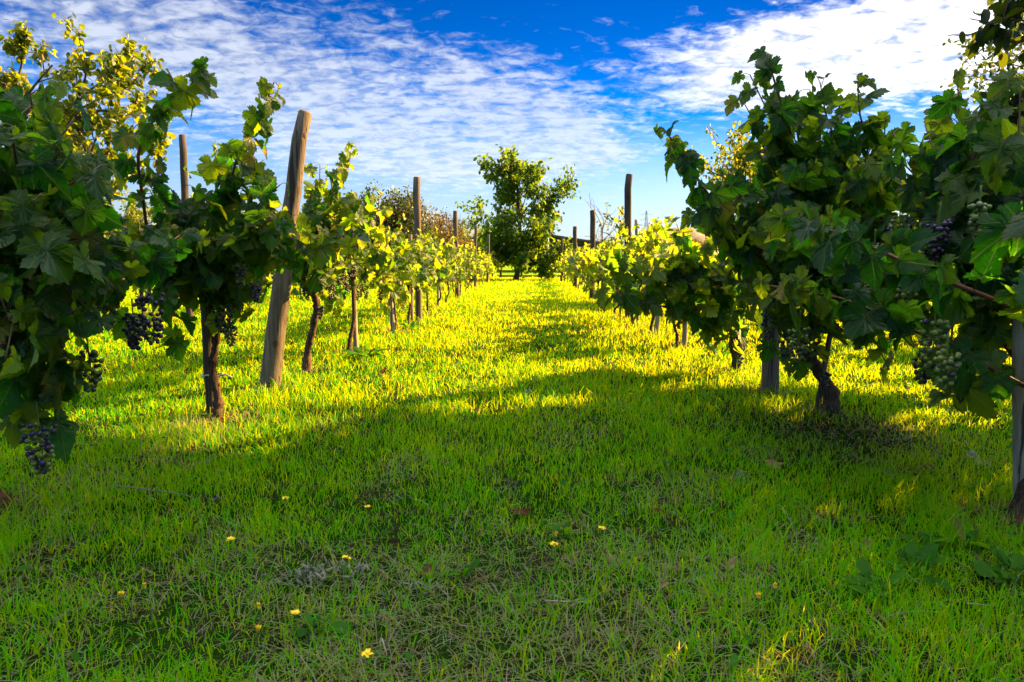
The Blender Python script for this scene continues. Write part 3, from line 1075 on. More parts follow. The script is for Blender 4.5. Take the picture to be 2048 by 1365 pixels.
def make_vine(base, head, seed, label, shoots=(), auto=10, size=0.12, side=1, group=None, trunk_r=0.017, arm=0.5, top_z=0.95, shape=LEAF_MID,
              bunches=(), n_bunch=4, trunk_path=None, ripe=0.65, gap=0.05, name='grape_vine', split=True, berry=ICO1, young_lit=0.15, droop=0.5, row_dir=(0.02, 1, 0)):
    """side: +1 when the lane lies to the right of the row. shoots: hand placed polylines of world points."""
    rng = np.random.default_rng(seed)
    base = np.array((base[0], base[1], float(ground_z(base[0], base[1]))))
    root = empty(name, base, label, 'vine', group)
    head = np.asarray(head, float)
    # trunk with swollen foot and head
    if trunk_path is None:
        mid = (base + head) / 2 + rng.normal(0, 0.022, 3)
        trunk_path = [base - (0, 0, 0.04), base + (rng.normal(0, 0.012), rng.normal(0, 0.012), 0.08), mid, head]
    tp = smooth_path(trunk_path, 44)
    tr = np.interp(np.linspace(0, 1, 44), (0, 0.12, 0.3, 0.8, 1), (1.8, 1.45, 1.0, 0.9, 1.25)) * trunk_r
    tr = tr * (1 + rng.normal(0, 0.09, 44))
    g = Geo()
    v, f = tube(tp, tr, 12, rng, 0.16)
    g.add(v, f)
    d = unit(row_dir)
    arms = []
    for s in (-1, 1):
        e = head + d * s * arm + np.array((rng.normal(0, 0.03), 0, rng.uniform(-0.02, 0.06)))
        ap = smooth_path([head - (0, 0, 0.03), head + d * s * 0.12 + (0, 0, 0.05), e], 12)
        arms.append(ap)
        v, f = tube(ap, np.array((trunk_r * 0.75, trunk_r * 0.35)), 7, rng, 0.08)
        g.add(v, f)
    g.build('trunk', M_BARK, root)
    acc = new_acc()
    wood = Geo()
    paths = []
    for k in range(auto):
        ap = arms[k % 2]
        a = ap[rng.integers(2, 12)]
        sd = side if rng.random() < 0.62 else -side
        ht = rng.uniform(0.45, 1.0) * (top_z - head[2])
        o = np.array((sd * rng.uniform(0.03, 0.26), rng.normal(0, 0.13), 0))
        if rng.random() < droop:
            pts = [a, a + o * 0.5 + (0, 0, ht * 0.55), a + o * 1.2 + (0, 0, ht * 0.5), a + o * 1.7 + (0, 0, ht * 0.5 - rng.uniform(0.1, 0.38))]
        else:
            pts = [a, a + o * 0.4 + (0, 0, ht * 0.5), a + o + (0, 0, ht)]
        paths.append((np.array(pts), size, gap, sd))
    for s in shoots:
        pts, sz = (s if isinstance(s, tuple) else (s, size))
        paths.append((np.array(pts), sz, gap * sz / size * (0.62 if len(pts) > 3 else 0.95), side))
    for pts, sz, gp, sd in paths:
        ln = np.sum(np.linalg.norm(np.diff(pts, axis=0), axis=1))
        sp = smooth_path(pts, max(7, int(ln / 0.04)))
        sg = Geo() if split else wood
        k_ = 1.35 if len(pts) >= 5 else 1.0
        v, f = tube(sp, np.array((0.0042, 0.0034, 0.0018)) * k_, 6 if split else 4)
        sg.add(v, f, (np.clip(rng.normal(0.65, 0.25) + (0.3 if len(pts) >= 5 else 0), 0, 1), 0.5, 0.5))
        leaves_on(rng, sp, sd, sz, gp, acc, petg=sg, young_lit=young_lit)
        if split:
            sg.build('shoot', M_SHOOT, root)
    if not split:
        wood.build('shoot', M_SHOOT, root)
    lg = Geo()
    add_leaves(lg, rng, np.array(acc['pos']), np.array(acc['nrm']), np.array(acc['tip']), np.array(acc['size']), shape, np.array(acc['tint']))
    lg.build('foliage', M_LEAF, root)
    bl = list(bunches)
    for k in range(n_bunch):
        ap = arms[k % 2]
        a = ap[rng.integers(1, 11)]
        bl.append((a + np.array((side * rng.uniform(-0.05, 0.12), rng.normal(0, 0.04), rng.uniform(-0.06, 0.10))), rng.uniform(0.10, 0.16), np.clip(rng.normal(ripe, 0.3), 0, 1)))
    for k, (a, ln, rp) in enumerate(bl):
        if k < len(bunches):
            a = np.array((0, 0, CAM_H)) + (np.asarray(a, float) - (0, 0, CAM_H)) * 0.97
        bg, st = bunch_mesh(rng, np.asarray(a, float), ln, ln * 0.25, rp, shape=berry)
        b = bg.build('grape_bunch', M_GRAPE, root)
        st.build('stalk', M_STEM, b)
    return root


def PP(*pts):
    return [P(*p) for p in pts]


LEFT, RIGHT = 'vines of the left row', 'vines of the right row'

# -- left row, nearest vine at the picture's edge
hA = P(-25, 610, 1.62)
tips = [(60, 190, 1.60), (150, 235, 1.62), (205, 330, 1.65), (120, 300, 1.5), (20, 250, 1.5), (70, 400, 1.45), (165, 420, 1.55), (225, 470, 1.7), (60, 560, 1.42), (140, 590, 1.5),
        (190, 640, 1.6), (40, 660, 1.42), (110, 720, 1.5), (30, 770, 1.5), (180, 520, 1.45), (-40, 330, 1.5), (-60, 480, 1.4), (-80, 620, 1.45), (100, 180, 1.75), (180, 290, 1.8), (60, 300, 1.8), (130, 470, 1.8),
        (60, 620, 1.8), (10, 420, 1.8), (220, 400, 1.75), (240, 600, 1.75), (10, 720, 1.35), (60, 700, 1.45), (200, 560, 1.6), (90, 790, 1.55), (140, 680, 1.75), (20, 640, 1.4), (130, 560, 1.7), (250, 660, 1.9), (90, 860, 1.6), (60, 820, 1.6), (30, 850, 1.55), (110, 790, 1.65)]
rA = np.random.default_rng(1)
sh = []
for px, py, d in tips:
    e = P(px, py, d)
    a = hA + np.array((rA.uniform(-0.03, 0.08), rA.uniform(-0.2, 0.25), rA.uniform(0, 0.06)))
    m = (a + e) / 2 + np.array((0.02, -0.03, 0.06 + 0.10 * (e[2] < a[2])))
    sh.append(([a, m, e], 0.128))
sh.append((PP((60, 560, 1.55), (200, 530, 1.7), (290, 520, 1.8), (360, 470, 1.9)), 0.11))
bun = [(P(75, 830, 1.55), 0.15, 0.5), (P(300, 575, 1.85), 0.17, 0.95), (P(215, 585, 1.8), 0.10, 0.0), (P(60, 440, 1.7), 0.12, 0.6), (P(100, 470, 1.65), 0.12, 0.2), (P(175, 690, 1.7), 0.13, 0.2),
       (P(25, 590, 1.6), 0.12, 0.7), (P(110, 640, 1.62), 0.11, 0.4), (P(265, 620, 1.9), 0.12, 0.9), (P(20, 430, 1.55), 0.10, 0.5)]
bA = np.array((-1.32, 1.66, 0))
make_vine(bA, hA, 101, 'dark leafy vine filling the left edge of the picture, ripe and green grapes hanging low', sh, 4, 0.125, 1, LEFT, 0.014, 0.5, 1.0, LEAF_HI, bun, 0, ripe=0.6, berry=ICO2, young_lit=0.02, gap=0.060)

# -- left row, second vine (trunk beside an old stake)
hB = P(415, 600, 2.69)
sh = [(PP((300, 520, 2.4), (287, 405, 2.35), (276, 319, 2.3), (292, 259, 2.3), (322, 232, 2.3), (371, 184, 2.3), (410, 128, 2.3)), 0.105),
      (PP((430, 540, 2.6), (445, 440, 2.55), (470, 330, 2.5), (505, 260, 2.5), (532, 205, 2.5), (548, 165, 2.5)), 0.10),
      (PP((219, 570, 2.3), (300, 505, 2.35), (362, 467, 2.4), (430, 400, 2.5), (470, 360, 2.55)), 0.11)]
for px, py, d in [(370, 350, 2.4), (430, 290, 2.6), (520, 330, 2.5), (560, 370, 2.4), (590, 430, 2.5), (640, 470, 2.6), (690, 500, 2.7), (735, 470, 2.8), (330, 450, 2.3), (270, 560, 2.25), (350, 600, 2.5),
                  (240, 450, 2.2), (500, 560, 2.5), (480, 630, 2.6), (335, 690, 2.5), (560, 500, 2.5), (400, 520, 2.4), (440, 480, 2.3), (540, 440, 2.3), (620, 520, 2.6), 
                  (380, 430, 2.8),  (520, 600, 2.7), (440, 640, 2.65), (250, 520, 2.6), (300, 600, 2.55)]:
    e = P(px, py, d)
    a = hB + np.array((rA.uniform(-0.03, 0.06), rA.uniform(-0.35, 0.3), rA.uniform(0, 0.10)))
    m = (a + e) / 2 + np.array((0.01, -0.02, 0.05 + 0.08 * (e[2] < a[2])))
    sh.append(([a, m, e], 0.122))
bun = [(P(452, 600, 2.6), 0.15, 0.35), (P(460, 640, 2.62), 0.11, 0.3), (P(480, 520, 2.5), 0.11, 0.3), (P(512, 560, 2.5), 0.09, 1.0), (P(330, 545, 2.45), 0.08, 0.1), (P(440, 610, 2.7), 0.12, 0.5)]
b = G(432, 838)
make_vine(b, hB, 102, 'vine with dark split trunk tied to a thick old stake, with two tall shoots', sh, 2, 0.118, 1, LEFT, 0.019, 0.5, 0.95, LEAF_HI, bun, 0,
          trunk_path=[b - (0, 0, .05), P(437, 800, 2.69), P(425, 740, 2.69), P(432, 670, 2.69), hB], berry=ICO1, young_lit=0.10)

# -- left row, third vine, forked dark trunk right of the leaning post
b = G(617, 745)
hC = P(603, 560, 3.85)
sh = [(PP((620, 540, 3.8), (650, 420, 3.7), (672, 350, 3.7), (700, 290, 3.7)), 0.105)]
for px, py, d in [(640, 330, 3.7), (665, 370, 3.7), (625, 370, 3.7), (700, 390, 3.6), (650, 440, 3.6), (690, 460, 3.5), (740, 380, 3.5), (760, 420, 3.5), (720, 440, 3.4), (770, 460, 3.5), (640, 580, 3.7), (660, 560, 3.6),
                  (600, 600, 3.7), (620, 480, 3.6), (590, 480, 3.9), (660, 500, 3.9), (700, 540, 3.8), (680, 420, 4.0), (640, 400, 4.0), (600, 420, 4.0)]:
    e = P(px, py, d)
    a = hC + np.array((rA.uniform(-0.02, 0.06), rA.uniform(-0.3, 0.3), rA.uniform(0, 0.12)))
    m = (a + e) / 2 + np.array((0.01, 0, 0.06))
    sh.append(([a, m, e], 0.118))
make_vine(b, hC, 103, 'vine with a forked dark trunk just right of the stout leaning post', sh, 5, 0.11, 1, LEFT, 0.018, 0.5, 0.9, LEAF_MID, [(P(640, 610, 3.75), 0.08, 1.0)], 3,
          trunk_path=[b - (0, 0, .05), P(615, 710, 3.85), P(628, 650, 3.85), P(632, 600, 3.85), hC], young_lit=0.2)

# -- left row, middle vines
b = G(700, 705)
d4 = b[1]
make_vine(b, P(706, 560, d4), 104, 'sunny vine with purple grape bunch beside a pale stake', [PP((706, 560, d4), (720, 480, d4), (700, 420, d4 - .1)), PP((700, 560, d4), (660, 520, d4), (655, 470, d4)), PP((706, 560, d4), (650, 600, d4 - .1), (670, 620, d4 - .1))],
          13, 0.115, 1, LEFT, 0.013, 0.5, 0.98, LEAF_MID, [(P(702, 512, d4 - .08), 0.16, 0.85), (P(690, 560, d4 - .05), 0.12, 0.9)], 4, young_lit=0.42)
b = G(792, 662)
d5 = b[1]
make_vine(b, P(785, 590, d5), 105, 'sunny vine with bent trunk at the slender red tipped stake', [PP((785, 590, d5), (790, 500, d5), (800, 430, d5))], 13, 0.115, 1, LEFT, 0.012, 0.5, 0.95, LEAF_MID, [(P(760, 580, d5 - .05), 0.13, 0.9)], 4, young_lit=0.42)
b = np.array((row_x(-1, 7.0) - 0.04, 6.85, 0))
make_vine(b, b + (0, 0, 0.42), 106, 'sunny vine at the foot of the upright orange lit post', [], 14, 0.115, 1, LEFT, 0.012, 0.5, 0.92, LEAF_MID, [], 5, young_lit=0.42)

# -- right row, nearest vine (trunk out of the frame's edge)
b = np.array((1.15, 1.53, 0))
hR = P(1985, 610, 1.72)
sh = [(PP((2060, 640, 1.50), (2000, 605, 1.45), (1870, 553, 1.48), (1790, 515, 1.55), (1690, 472, 1.65), (1560, 424, 1.85)), 0.125),
      (PP((2100, 800, 1.50), (2040, 768, 1.5), (1950, 720, 1.53), (1830, 662, 1.6), (1690, 600, 1.7), (1540, 572, 1.85)), 0.12)]
for px, py, d in [(1915, 160, 1.9), (1990, 190, 1.7), (2040, 165, 1.7), (1850, 250, 1.95), (1890, 310, 1.9), (1840, 390, 1.9), (1960, 370, 1.7), (2010, 470, 1.6), (1920, 540, 1.75), (1880, 610, 1.8), (1960, 250, 1.8), (2030, 300, 1.6),
                  (1800, 320, 2.0), (1930, 440, 1.8), (2020, 560, 1.6), (2030, 690, 1.6), (1960, 760, 1.65), (1900, 790, 1.65), (1980, 480, 1.95), (2040, 390, 1.8), (1900, 230, 2.1), (1990, 330, 2.1), (2080, 240, 1.8), (1780, 560, 1.9),
                  (1740, 640, 1.9), (1650, 560, 2.0), (1850, 480, 2.1), (1940, 650, 1.9), (2060, 500, 1.5), (2080, 620, 1.5), (2010, 240, 1.95)]:
    e = P(px, py, d)
    a = hR + np.array((rA.uniform(-0.06, 0.08), rA.uniform(-0.1, 0.3), rA.uniform(0, 0.08)))
    m = (a + e) / 2 + np.array((-0.02, -0.02, 0.06 + 0.08 * (e[2] < a[2])))
    sh.append(([a, m, e], 0.124))
bun = [(P(1960, 400, 1.5), 0.09, 0.05), (P(1880, 430, 1.75), 0.12, 1.0), (P(1820, 560, 1.8), 0.13, 0.1), (P(1870, 630, 1.52), 0.13, 0.25), (P(1895, 695, 1.46), 0.10, 0.05), (P(2040, 430, 1.6), 0.10, 0.4), (P(2045, 560, 1.55), 0.10, 0.2),
       (P(1840, 470, 1.8), 0.12, 0.5), (P(1745, 560, 1.95), 0.10, 0.1), (P(2000, 370, 1.75), 0.09, 0.8), (P(1800, 430, 1.95), 0.13, 0.7), (P(1750, 480, 2.0), 0.13, 0.8), (P(1930, 480, 1.85), 0.10, 0.7), (P(1850, 690, 1.8), 0.12, 0.6)]
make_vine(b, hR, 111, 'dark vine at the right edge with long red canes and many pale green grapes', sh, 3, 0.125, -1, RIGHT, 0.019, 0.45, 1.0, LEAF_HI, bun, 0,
          trunk_path=[b - (0, 0, .05), P(2100, 900, 1.55), P(2070, 760, 1.6), P(2020, 680, 1.68), hR, P(1945, 535, 1.8)], berry=ICO2, young_lit=0.02, gap=0.060)

# -- right row, second vine, the tallest
b = G(1655, 828)
hS = P(1668, 600, 2.75)
sh = [(PP((1640, 420, 2.5), (1600, 330, 2.45), (1570, 230, 2.4), (1545, 150, 2.4), (1535, 110, 2.4)), 0.125),
      (PP((1540, 540, 2.5), (1480, 470, 2.45), (1410, 380, 2.4), (1365, 310, 2.4), (1330, 262, 2.4)), 0.115),
      (PP((1700, 420, 2.5), (1690, 330, 2.45), (1655, 240, 2.4), (1640, 165, 2.4)), 0.11),
      (PP((1720, 400, 2.5), (1735, 300, 2.45), (1720, 230, 2.4), (1715, 165, 2.4)), 0.12)]
for px, py, d in [(1500, 150, 2.45), (1490, 210, 2.4), (1600, 250, 2.35), (1560, 200, 2.5), (1520, 280, 2.4), (1700, 280, 2.4), (1770, 240, 2.4), (1780, 340, 2.3), (1640, 320, 2.3), (1580, 330, 2.3), (1450, 380, 2.4), (1400, 440, 2.5),
                  (1380, 430, 2.6), (1450, 350, 2.5), (1530, 380, 2.3), (1700, 380, 2.2), (1740, 430, 2.2), (1600, 430, 2.2), (1500, 460, 2.3), (1450, 480, 2.4), (1560, 510, 2.2), (1650, 500, 2.15), (1760, 520, 2.2), (1500, 570, 2.4),
                  (1560, 630, 2.4), (1630, 590, 2.1), (1620, 690, 2.5), (1750, 690, 2.4), (1700, 620, 2.3), (1540, 680, 2.5), (1780, 740, 2.4), (1800, 640, 2.4), (1480, 630, 2.6), (1560, 420, 2.7), (1650, 400, 2.8), (1720, 320, 2.8),
                  (1620, 300, 2.8), (1520, 340, 2.8), (1480, 520, 2.8), (1580, 560, 2.8), (1760, 600, 2.7), (1440, 420, 2.8), (1700, 480, 2.7), (1800, 440, 2.6), (1620, 180, 2.6), (1680, 200, 2.7), (1800, 330, 2.1), (1815, 430, 2.05), (1800, 520, 2.05), (1790, 610, 2.1), (1850, 640, 2.2), (1580, 480, 2.1), (1700, 540, 2.05), (1650, 430, 2.1), (1740, 300, 2.15), (1530, 600, 2.3), (1420, 500, 2.7), (1660, 660, 2.4),
                  (1590, 730, 2.6)]:
    e = P(px, py, d)
    a = hS + np.array((rA.uniform(-0.10, 0.06), rA.uniform(-0.4, 0.35), rA.uniform(0, 0.12)))
    m = (a + e) / 2 + np.array((-0.02, 0, 0.06 + 0.08 * (e[2] < a[2])))
    sh.append(([a, m, e], 0.122))
bun = [(P(1600, 640, 2.2), 0.15, 0.25), (P(1575, 660, 2.5), 0.12, 0.5), (P(1630, 650, 2.55), 0.13, 0.2), (P(1540, 620, 2.5), 0.12, 0.7), (P(1650, 740, 2.6), 0.09, 0.8), (P(1700, 560, 2.3), 0.12, 0.7), (P(1640, 540, 2.4), 0.12, 0.6),
       (P(1790, 590, 2.2), 0.11, 0.4), (P(1580, 540, 2.4), 0.12, 0.6), (P(1720, 640, 2.5), 0.12, 0.3)]
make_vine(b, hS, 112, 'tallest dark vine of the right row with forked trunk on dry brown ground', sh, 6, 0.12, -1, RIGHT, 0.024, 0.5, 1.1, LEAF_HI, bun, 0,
          trunk_path=[b - (0, 0, .05), P(1662, 790, 2.77), P(1630, 730, 2.77), P(1600, 680, 2.77), P(1640, 620, 2.75), hS], berry=ICO1, young_lit=0.03, gap=0.055)

# -- right row, third vine, long shoots reaching over the lane
b = G(1468, 745)
hT = P(1480, 590, 3.85)
sh = [(PP((1480, 600, 3.8), (1420, 560, 3.6), (1330, 545, 3.5), (1240, 525, 3.4), (1150, 520, 3.35)), 0.165),
      (PP((1480, 680, 3.8), (1400, 640, 3.6), (1330, 615, 3.5), (1260, 595, 3.4), (1205, 585, 3.35)), 0.14),
      (PP((1440, 600, 3.7), (1400, 540, 3.6), (1370, 490, 3.5), (1350, 440, 3.5)), 0.125)]
for px, py, d in [(1420, 520, 3.5), (1380, 570, 3.4), (1330, 590, 3.4), (1300, 560, 3.4), (1440, 580, 3.4), (1480, 540, 3.4), (1400, 620, 3.5), (1350, 640, 3.6), (1460, 650, 3.5), (1440, 470, 3.8), (1500, 480, 4.0), (1360, 480, 3.9),
                  (1260, 540, 3.5), (1220, 560, 3.5), (1300, 510, 3.6), (1340, 530, 3.5), (1500, 620, 3.5), (1280, 600, 3.6), (1240, 600, 3.5), (1410, 690, 3.6), (1460, 700, 3.6)]:
    e = P(px, py, d)
    a = hT + np.array((rA.uniform(-0.06, 0.02), rA.uniform(-0.35, 0.3), rA.uniform(0, 0.10)))
    m = (a + e) / 2 + np.array((-0.01, 0, 0.06))
    sh.append(([a, m, e], 0.122))
make_vine(b, hT, 113, 'vine with shaggy brown trunk whose long leafy shoots reach out over the lane', sh, 4, 0.115, -1, RIGHT, 0.020, 0.5, 0.9, LEAF_MID, [(P(1480, 690, 3.8), 0.12, 0.6)], 3,
          trunk_path=[b - (0, 0, .05), P(1470, 720, 3.85), P(1464, 680, 3.85), hT], young_lit=0.15)
for px, py, sd_, lab in [(1352, 692, 114, 'sunny vine with a short dark trunk left of the pale bare stake'), (1300, 668, 115, 'sunny vine with brown dead leaves near the leaning thin stake'),
                         (1268, 652, 116, 'sunny vine hiding the foot of the dark upright post')]:
    b = G(px, py)
    make_vine(b, b + (0, 0, 0.42), sd_, lab, [], 14, 0.115, -1, RIGHT, 0.012, 0.5, 0.92 if sd_ != 116 else 0.98, LEAF_MID, [], 3, young_lit=0.42)

# -- far vines: four prototypes, copied along the rows
protos = []
far_spots = []
ORD = ['seventh', 'eighth', 'ninth', 'tenth', 'eleventh', 'twelfth', 'thirteenth', 'fourteenth', 'fifteenth', 'sixteenth', 'seventeenth', 'eighteenth', 'nineteenth']
for side, nm in ((-1, 'left'), (1, 'right')):
    d = 8.0
    k = 0
    while d < 24.2 and k < len(ORD):
        mark = {0: 'just beyond the second wooden post', 3: 'near the third wooden post'}.get(k, 'counting away from the camera')
        if side < 0 and d > 22.5:
            mark = 'close to the broad tree'
        far_spots.append((row_x(side, d), d, nm + ' row', f'{ORD[k]} vine of the {nm} row, {mark}, bright yellow green', (LEFT if side < 0 else RIGHT)))
        d += 1.15 + 0.03 * k
        k += 1
for side, nm, x0, d0, n in ((-1, 'left', -3.4, 3.8, 12), (1, 'right', 3.65, 3.4, 12)):
    for k in range(n):
        ordn = ['first', 'second', 'third', 'fourth', 'fifth', 'sixth', 'seventh', 'eighth', 'ninth', 'tenth', 'eleventh', 'twelfth'][k]
        far_spots.append((x0 - side * 0.02 * k, d0 + k * 1.2, 'next', f'{ordn} sunny vine of the next row out on the {nm}, seen through gaps', f'vines of the next row on the {nm}'))
for k in range(4):
    r = make_vine((0, 0, 0), np.array((0, 0, 0.42)), 200 + k, 'prototype', [], 15, 0.115, 1 if k % 2 else -1, None, 0.012, 0.55, 0.93, LEAF_LO, [], 5, split=False, gap=0.052, droop=0.42, young_lit=0.48)
    protos.append(r)
rr = random.Random(4)
for i, (x, d, nm, lab, grp) in enumerate(far_spots):
    pr = protos[i % 4]
    o = pr if i < 4 else copy_tree(pr)
    o.location = (x, d, float(ground_z(x, d)))
    o.rotation_euler = (0, 0, rr.choice((0, math.pi)) + rr.uniform(-0.12, 0.12))
    s = rr.uniform(0.88, 1.06) * (1.32 if nm == 'next' and x > 0 and d < 9 else 1.0)
    o.scale = (s, s, s * rr.uniform(0.94, 1.08))
    o['label'] = lab
    o['group'] = grp

# trellis wires
for side, lab in ((-1, 'thin steel wire strung from post to post along the left row'), (1, 'thin steel wire strung from post to post along the right row')):
    ds = np.linspace(1.0, 26, 40)
    pts = np.stack((row_x(side, ds) + side * 0.035, ds, 0.585 + 0.012 * np.sin(ds * 1.3)), -1)
    g = Geo()
    v, f = tube(pts, 0.0014, 5)
    g.add(v, f)
    tag(g.build('trellis_wire', M_METAL, origin=pts[0]), lab, 'wire', 'trellis wires')


# ------------------------------------------------------------------ trees
def grow(rng, p, d, ln, r, depth, segs, leafpts, bias, spread=0.55, kids=(2, 4), shrink=0.68, curl=0.18):
    """simple branching; segs get (path, r0, r1), leafpts get points on the thin twigs"""
    n = 5
    path = [p]
    for k in range(n):
        d = unit(d + rng.normal(0, curl, 3) + np.asarray(bias) * 0.06)
        path.append(path[-1] + d * ln / n)
    path = np.array(path)
    segs.append((path, r, r * 0.62))
    if depth <= 1:
        for q in path[1:]:
            leafpts.append((q, d))
    if depth == 0:
        return
    for k in range(rng.integers(*kids) + 1):
        q = path[rng.integers(2, n + 1)]
        nd = unit(d + rng.normal(0, spread, 3) + np.asarray(bias) * 0.15)
        grow(rng, q, nd, ln * shrink * rng.uniform(0.75, 1.15), r * 0.55, depth - 1, segs, leafpts, bias, spread, kids, shrink, curl)


def make_tree(name, base, limbs, label, seed, leaf_mat, leaf=0.1, per=5, shape=LEAF_OVAL, cat='tree', group=None, trunk=None, trunk_r=0.08, depth=3, ln=0.8, scatter=0.14, bark=M_TBARK, bias=(0, 0, 0.6), spread=0.55,
              keep=None, kids=(2, 4), shrink=0.68, flat=0.4):
    rng = np.random.default_rng(seed)
    base = np.asarray(base, float)
    root = empty(name, base, label, cat, group)
    segs, lp = [], []
    g = Geo()
    if trunk is not None:
        tp = smooth_path(trunk, 16)
        rad = np.interp(np.linspace(0, 1, 16), (0, 0.08, 0.3, 1), (1.5, 1.15, 1.0, 0.55)) * trunk_r
        v, f = tube(tp, rad, 12, rng, 0.05)
        g.add(v, f)
    for (p, d, l0, r0) in limbs:
        grow(rng, np.asarray(p, float), unit(d), l0, r0, depth, segs, lp, bias, spread, kids, shrink)
    for path, r0, r1 in segs:
        if r0 > 0.0015:
            v, f = tube(path, np.array((r0, r1)), 6 if r0 > 0.012 else 3, cap=False)
            g.add(v, f, (rng.random(), 0.5, 0.5))
    g.build('trunk', bark, root)
    if per and lp:
        q = np.repeat(np.array([a for a, _ in lp]), per, 0)
        q = q + rng.normal(0, scatter, q.shape)
        if keep is not None:
            q = q[keep(q)]
        L = len(q)
        nr = unit(rng.normal(0, 0.75, (L, 3)) + (0, 0, flat))
        tp = rng.normal(0, 0.6, (L, 3)) + (0, 0, -0.75)
        light = np.clip(rng.normal(0.45, 0.28, L), 0, 1)
        lg = Geo()
        add_leaves(lg, rng, q, nr, tp, leaf * rng.uniform(0.6, 1.25, L), shape, np.stack((light, rng.random(L), rng.random(L)), -1), (-0.2, 0.5), (0.0, 0.5), 0.02)
        lg.build('crown', leaf_mat, root)
    return root


# broad tree closing the lane
b = np.array(((1034 - 1024) / FPX * 24.0, 24.0, 0))
limb = []
rt = np.random.default_rng(77)
def TP(px, py, d=24.0):
    return P(px, py, d)
crown_ends = [(948, 455, 23.8), (945, 405, 24.2), (975, 345, 24.0), (990, 318, 23.8), (1020, 325, 24.3), (1042, 322, 23.7), (1085, 318, 24.0), (1145, 340, 24.0), (1118, 385, 23.6), (1135, 440, 23.8), (1100, 430, 24.4),
              (1060, 370, 23.2), (1000, 390, 23.2), (1020, 430, 22.9), (1070, 450, 23.0), (985, 480, 23.2), (1010, 510, 23.2), (1075, 500, 23.2), (1110, 470, 23.6), (1050, 400, 25.0), (1000, 430, 25.0), (1090, 400, 24.8),
              (965, 430, 24.6), (1035, 480, 23.0), (1060, 525, 23.3), (1000, 530, 23.5), (978, 520, 23.4), (1092, 535, 23.6), (1120, 500, 23.8), (960, 490, 23.8), (1030, 360, 24.2), (1075, 350, 23.8), (1010, 365, 23.6), (1090, 515, 23.6)]
for (px_, py__, d_) in crown_ends:
    sy = min(535, py__ + 62 + abs(px_ - 1038) * 0.35)
    a, c = TP(1039, sy), TP(px_, py__, d_)
    limb.append((a, c - a, np.linalg.norm(c - a) * 0.80, 0.018))
trk = [TP(1031, 562), TP(1036, 540), TP(1042, 505), TP(1040, 470), TP(1038, 430), TP(1035, 380)]
make_tree('broadleaf_tree', b, limb, 'broad round crowned tree standing alone at the end of the grass lane', 78, M_WALNUT, 0.15, 4, LEAF_OVAL, 'tree', None, trk, 0.085, 2, 0.8, 0.10, kids=(2, 4), shrink=0.48)
# its two outlying boughs, part of the same crown
# tree behind the left vines
b = np.array((-6.0, 8.2, 0))
limb = []
for (p0, p1, l0, r0) in [((20, 330, 8.2), (60, 120, 8.2), 1.0, 0.03), ((20, 330, 8.2), (130, 180, 8.0), 1.0, 0.03), ((30, 300, 8.2), (200, 190, 8.0), 1.0, 0.03), ((30, 330, 8.2), (200, 300, 8.0), 1.0, 0.03),
                         ((40, 380, 8.2), (270, 350, 7.9), 1.2, 0.03), ((20, 300, 8.2), (20, 120, 8.4), 1.0, 0.03), ((20, 300, 8.2), (-60, 150, 8.2), 1.0, 0.03), ((20, 380, 8.2), (140, 320, 7.8), 1.0, 0.03),
                         ((120, 230, 8.1), (240, 150, 8.0), 0.7, 0.015), ((230, 350, 8.0), (330, 310, 7.9), 0.7, 0.015), ((30, 420, 8.2), (250, 420, 7.9), 1.0, 0.02), ((20, 300, 8.2), (90, 220, 7.6), 0.9, 0.02)]:
    a, c = P(*p0), P(*p1)
    limb.append((a, c - a, np.linalg.norm(c - a) * 0.85, r0))
make_tree('broadleaf_tree', b, limb, 'sunlit yellow green tree with bare twig tips rising behind the dark left vines', 79, M_SUNTREE, 0.085, 3, LEAF_OVAL, 'tree', None,
          [b, b + (0.03, 0, 0.6), P(15, 430, 8.2), P(20, 330, 8.2), P(25, 270, 8.2)], 0.09, 3, 0.8, 0.036, kids=(1, 4), shrink=0.58)

# tree at the right, mostly beyond the frame: its crown shades the foreground
b = np.array((3.95, 3.35, 0))
rt = np.random.default_rng(5)
limb = []
for k in range(24):
    a = k * 2.4
    zz = rt.uniform(0.15, 0.9)
    limb.append((b + (0, 0, 1.0 + 2.4 * rt.random()), (math.cos(a) * 0.85, math.sin(a) * 0.85, zz), 1.0, 0.03))
for k in range(14):
    limb.append((b + (0, 0, rt.uniform(2.4, 3.3)), (rt.uniform(-1.0, 0.2), rt.uniform(-0.5, 1.1), rt.uniform(0.15, 0.7)), 1.25, 0.03))


def keep_r(q):
    """leaf clumps stay clear of the open sky left of the bough"""
    u = q[:, 0] / np.maximum(q[:, 1], 0.1) * FPX + 1024
    v = HORIZON - (q[:, 2] - CAM_H) / np.maximum(q[:, 1], 0.1) * FPX
    return (q[:, 1] < 6.0) & ((u > 1860 + 190 * vnoise(q[:, 0] + q[:, 1], q[:, 2], 0.16)) | (v < -25))


make_tree('broadleaf_tree', b, limb, 'dark tree overhanging the top right corner with drooping pointed leaves', 81, M_DARKTREE, 0.09, 5, LEAF_OVAL, 'tree', None,
          [b, b + (0.02, 0, 0.7), b + (-0.03, 0.02, 1.4), b + (0, 0, 3.3)], 0.08, 3, 0.9, 0.05, keep=keep_r, kids=(1, 4), shrink=0.6)

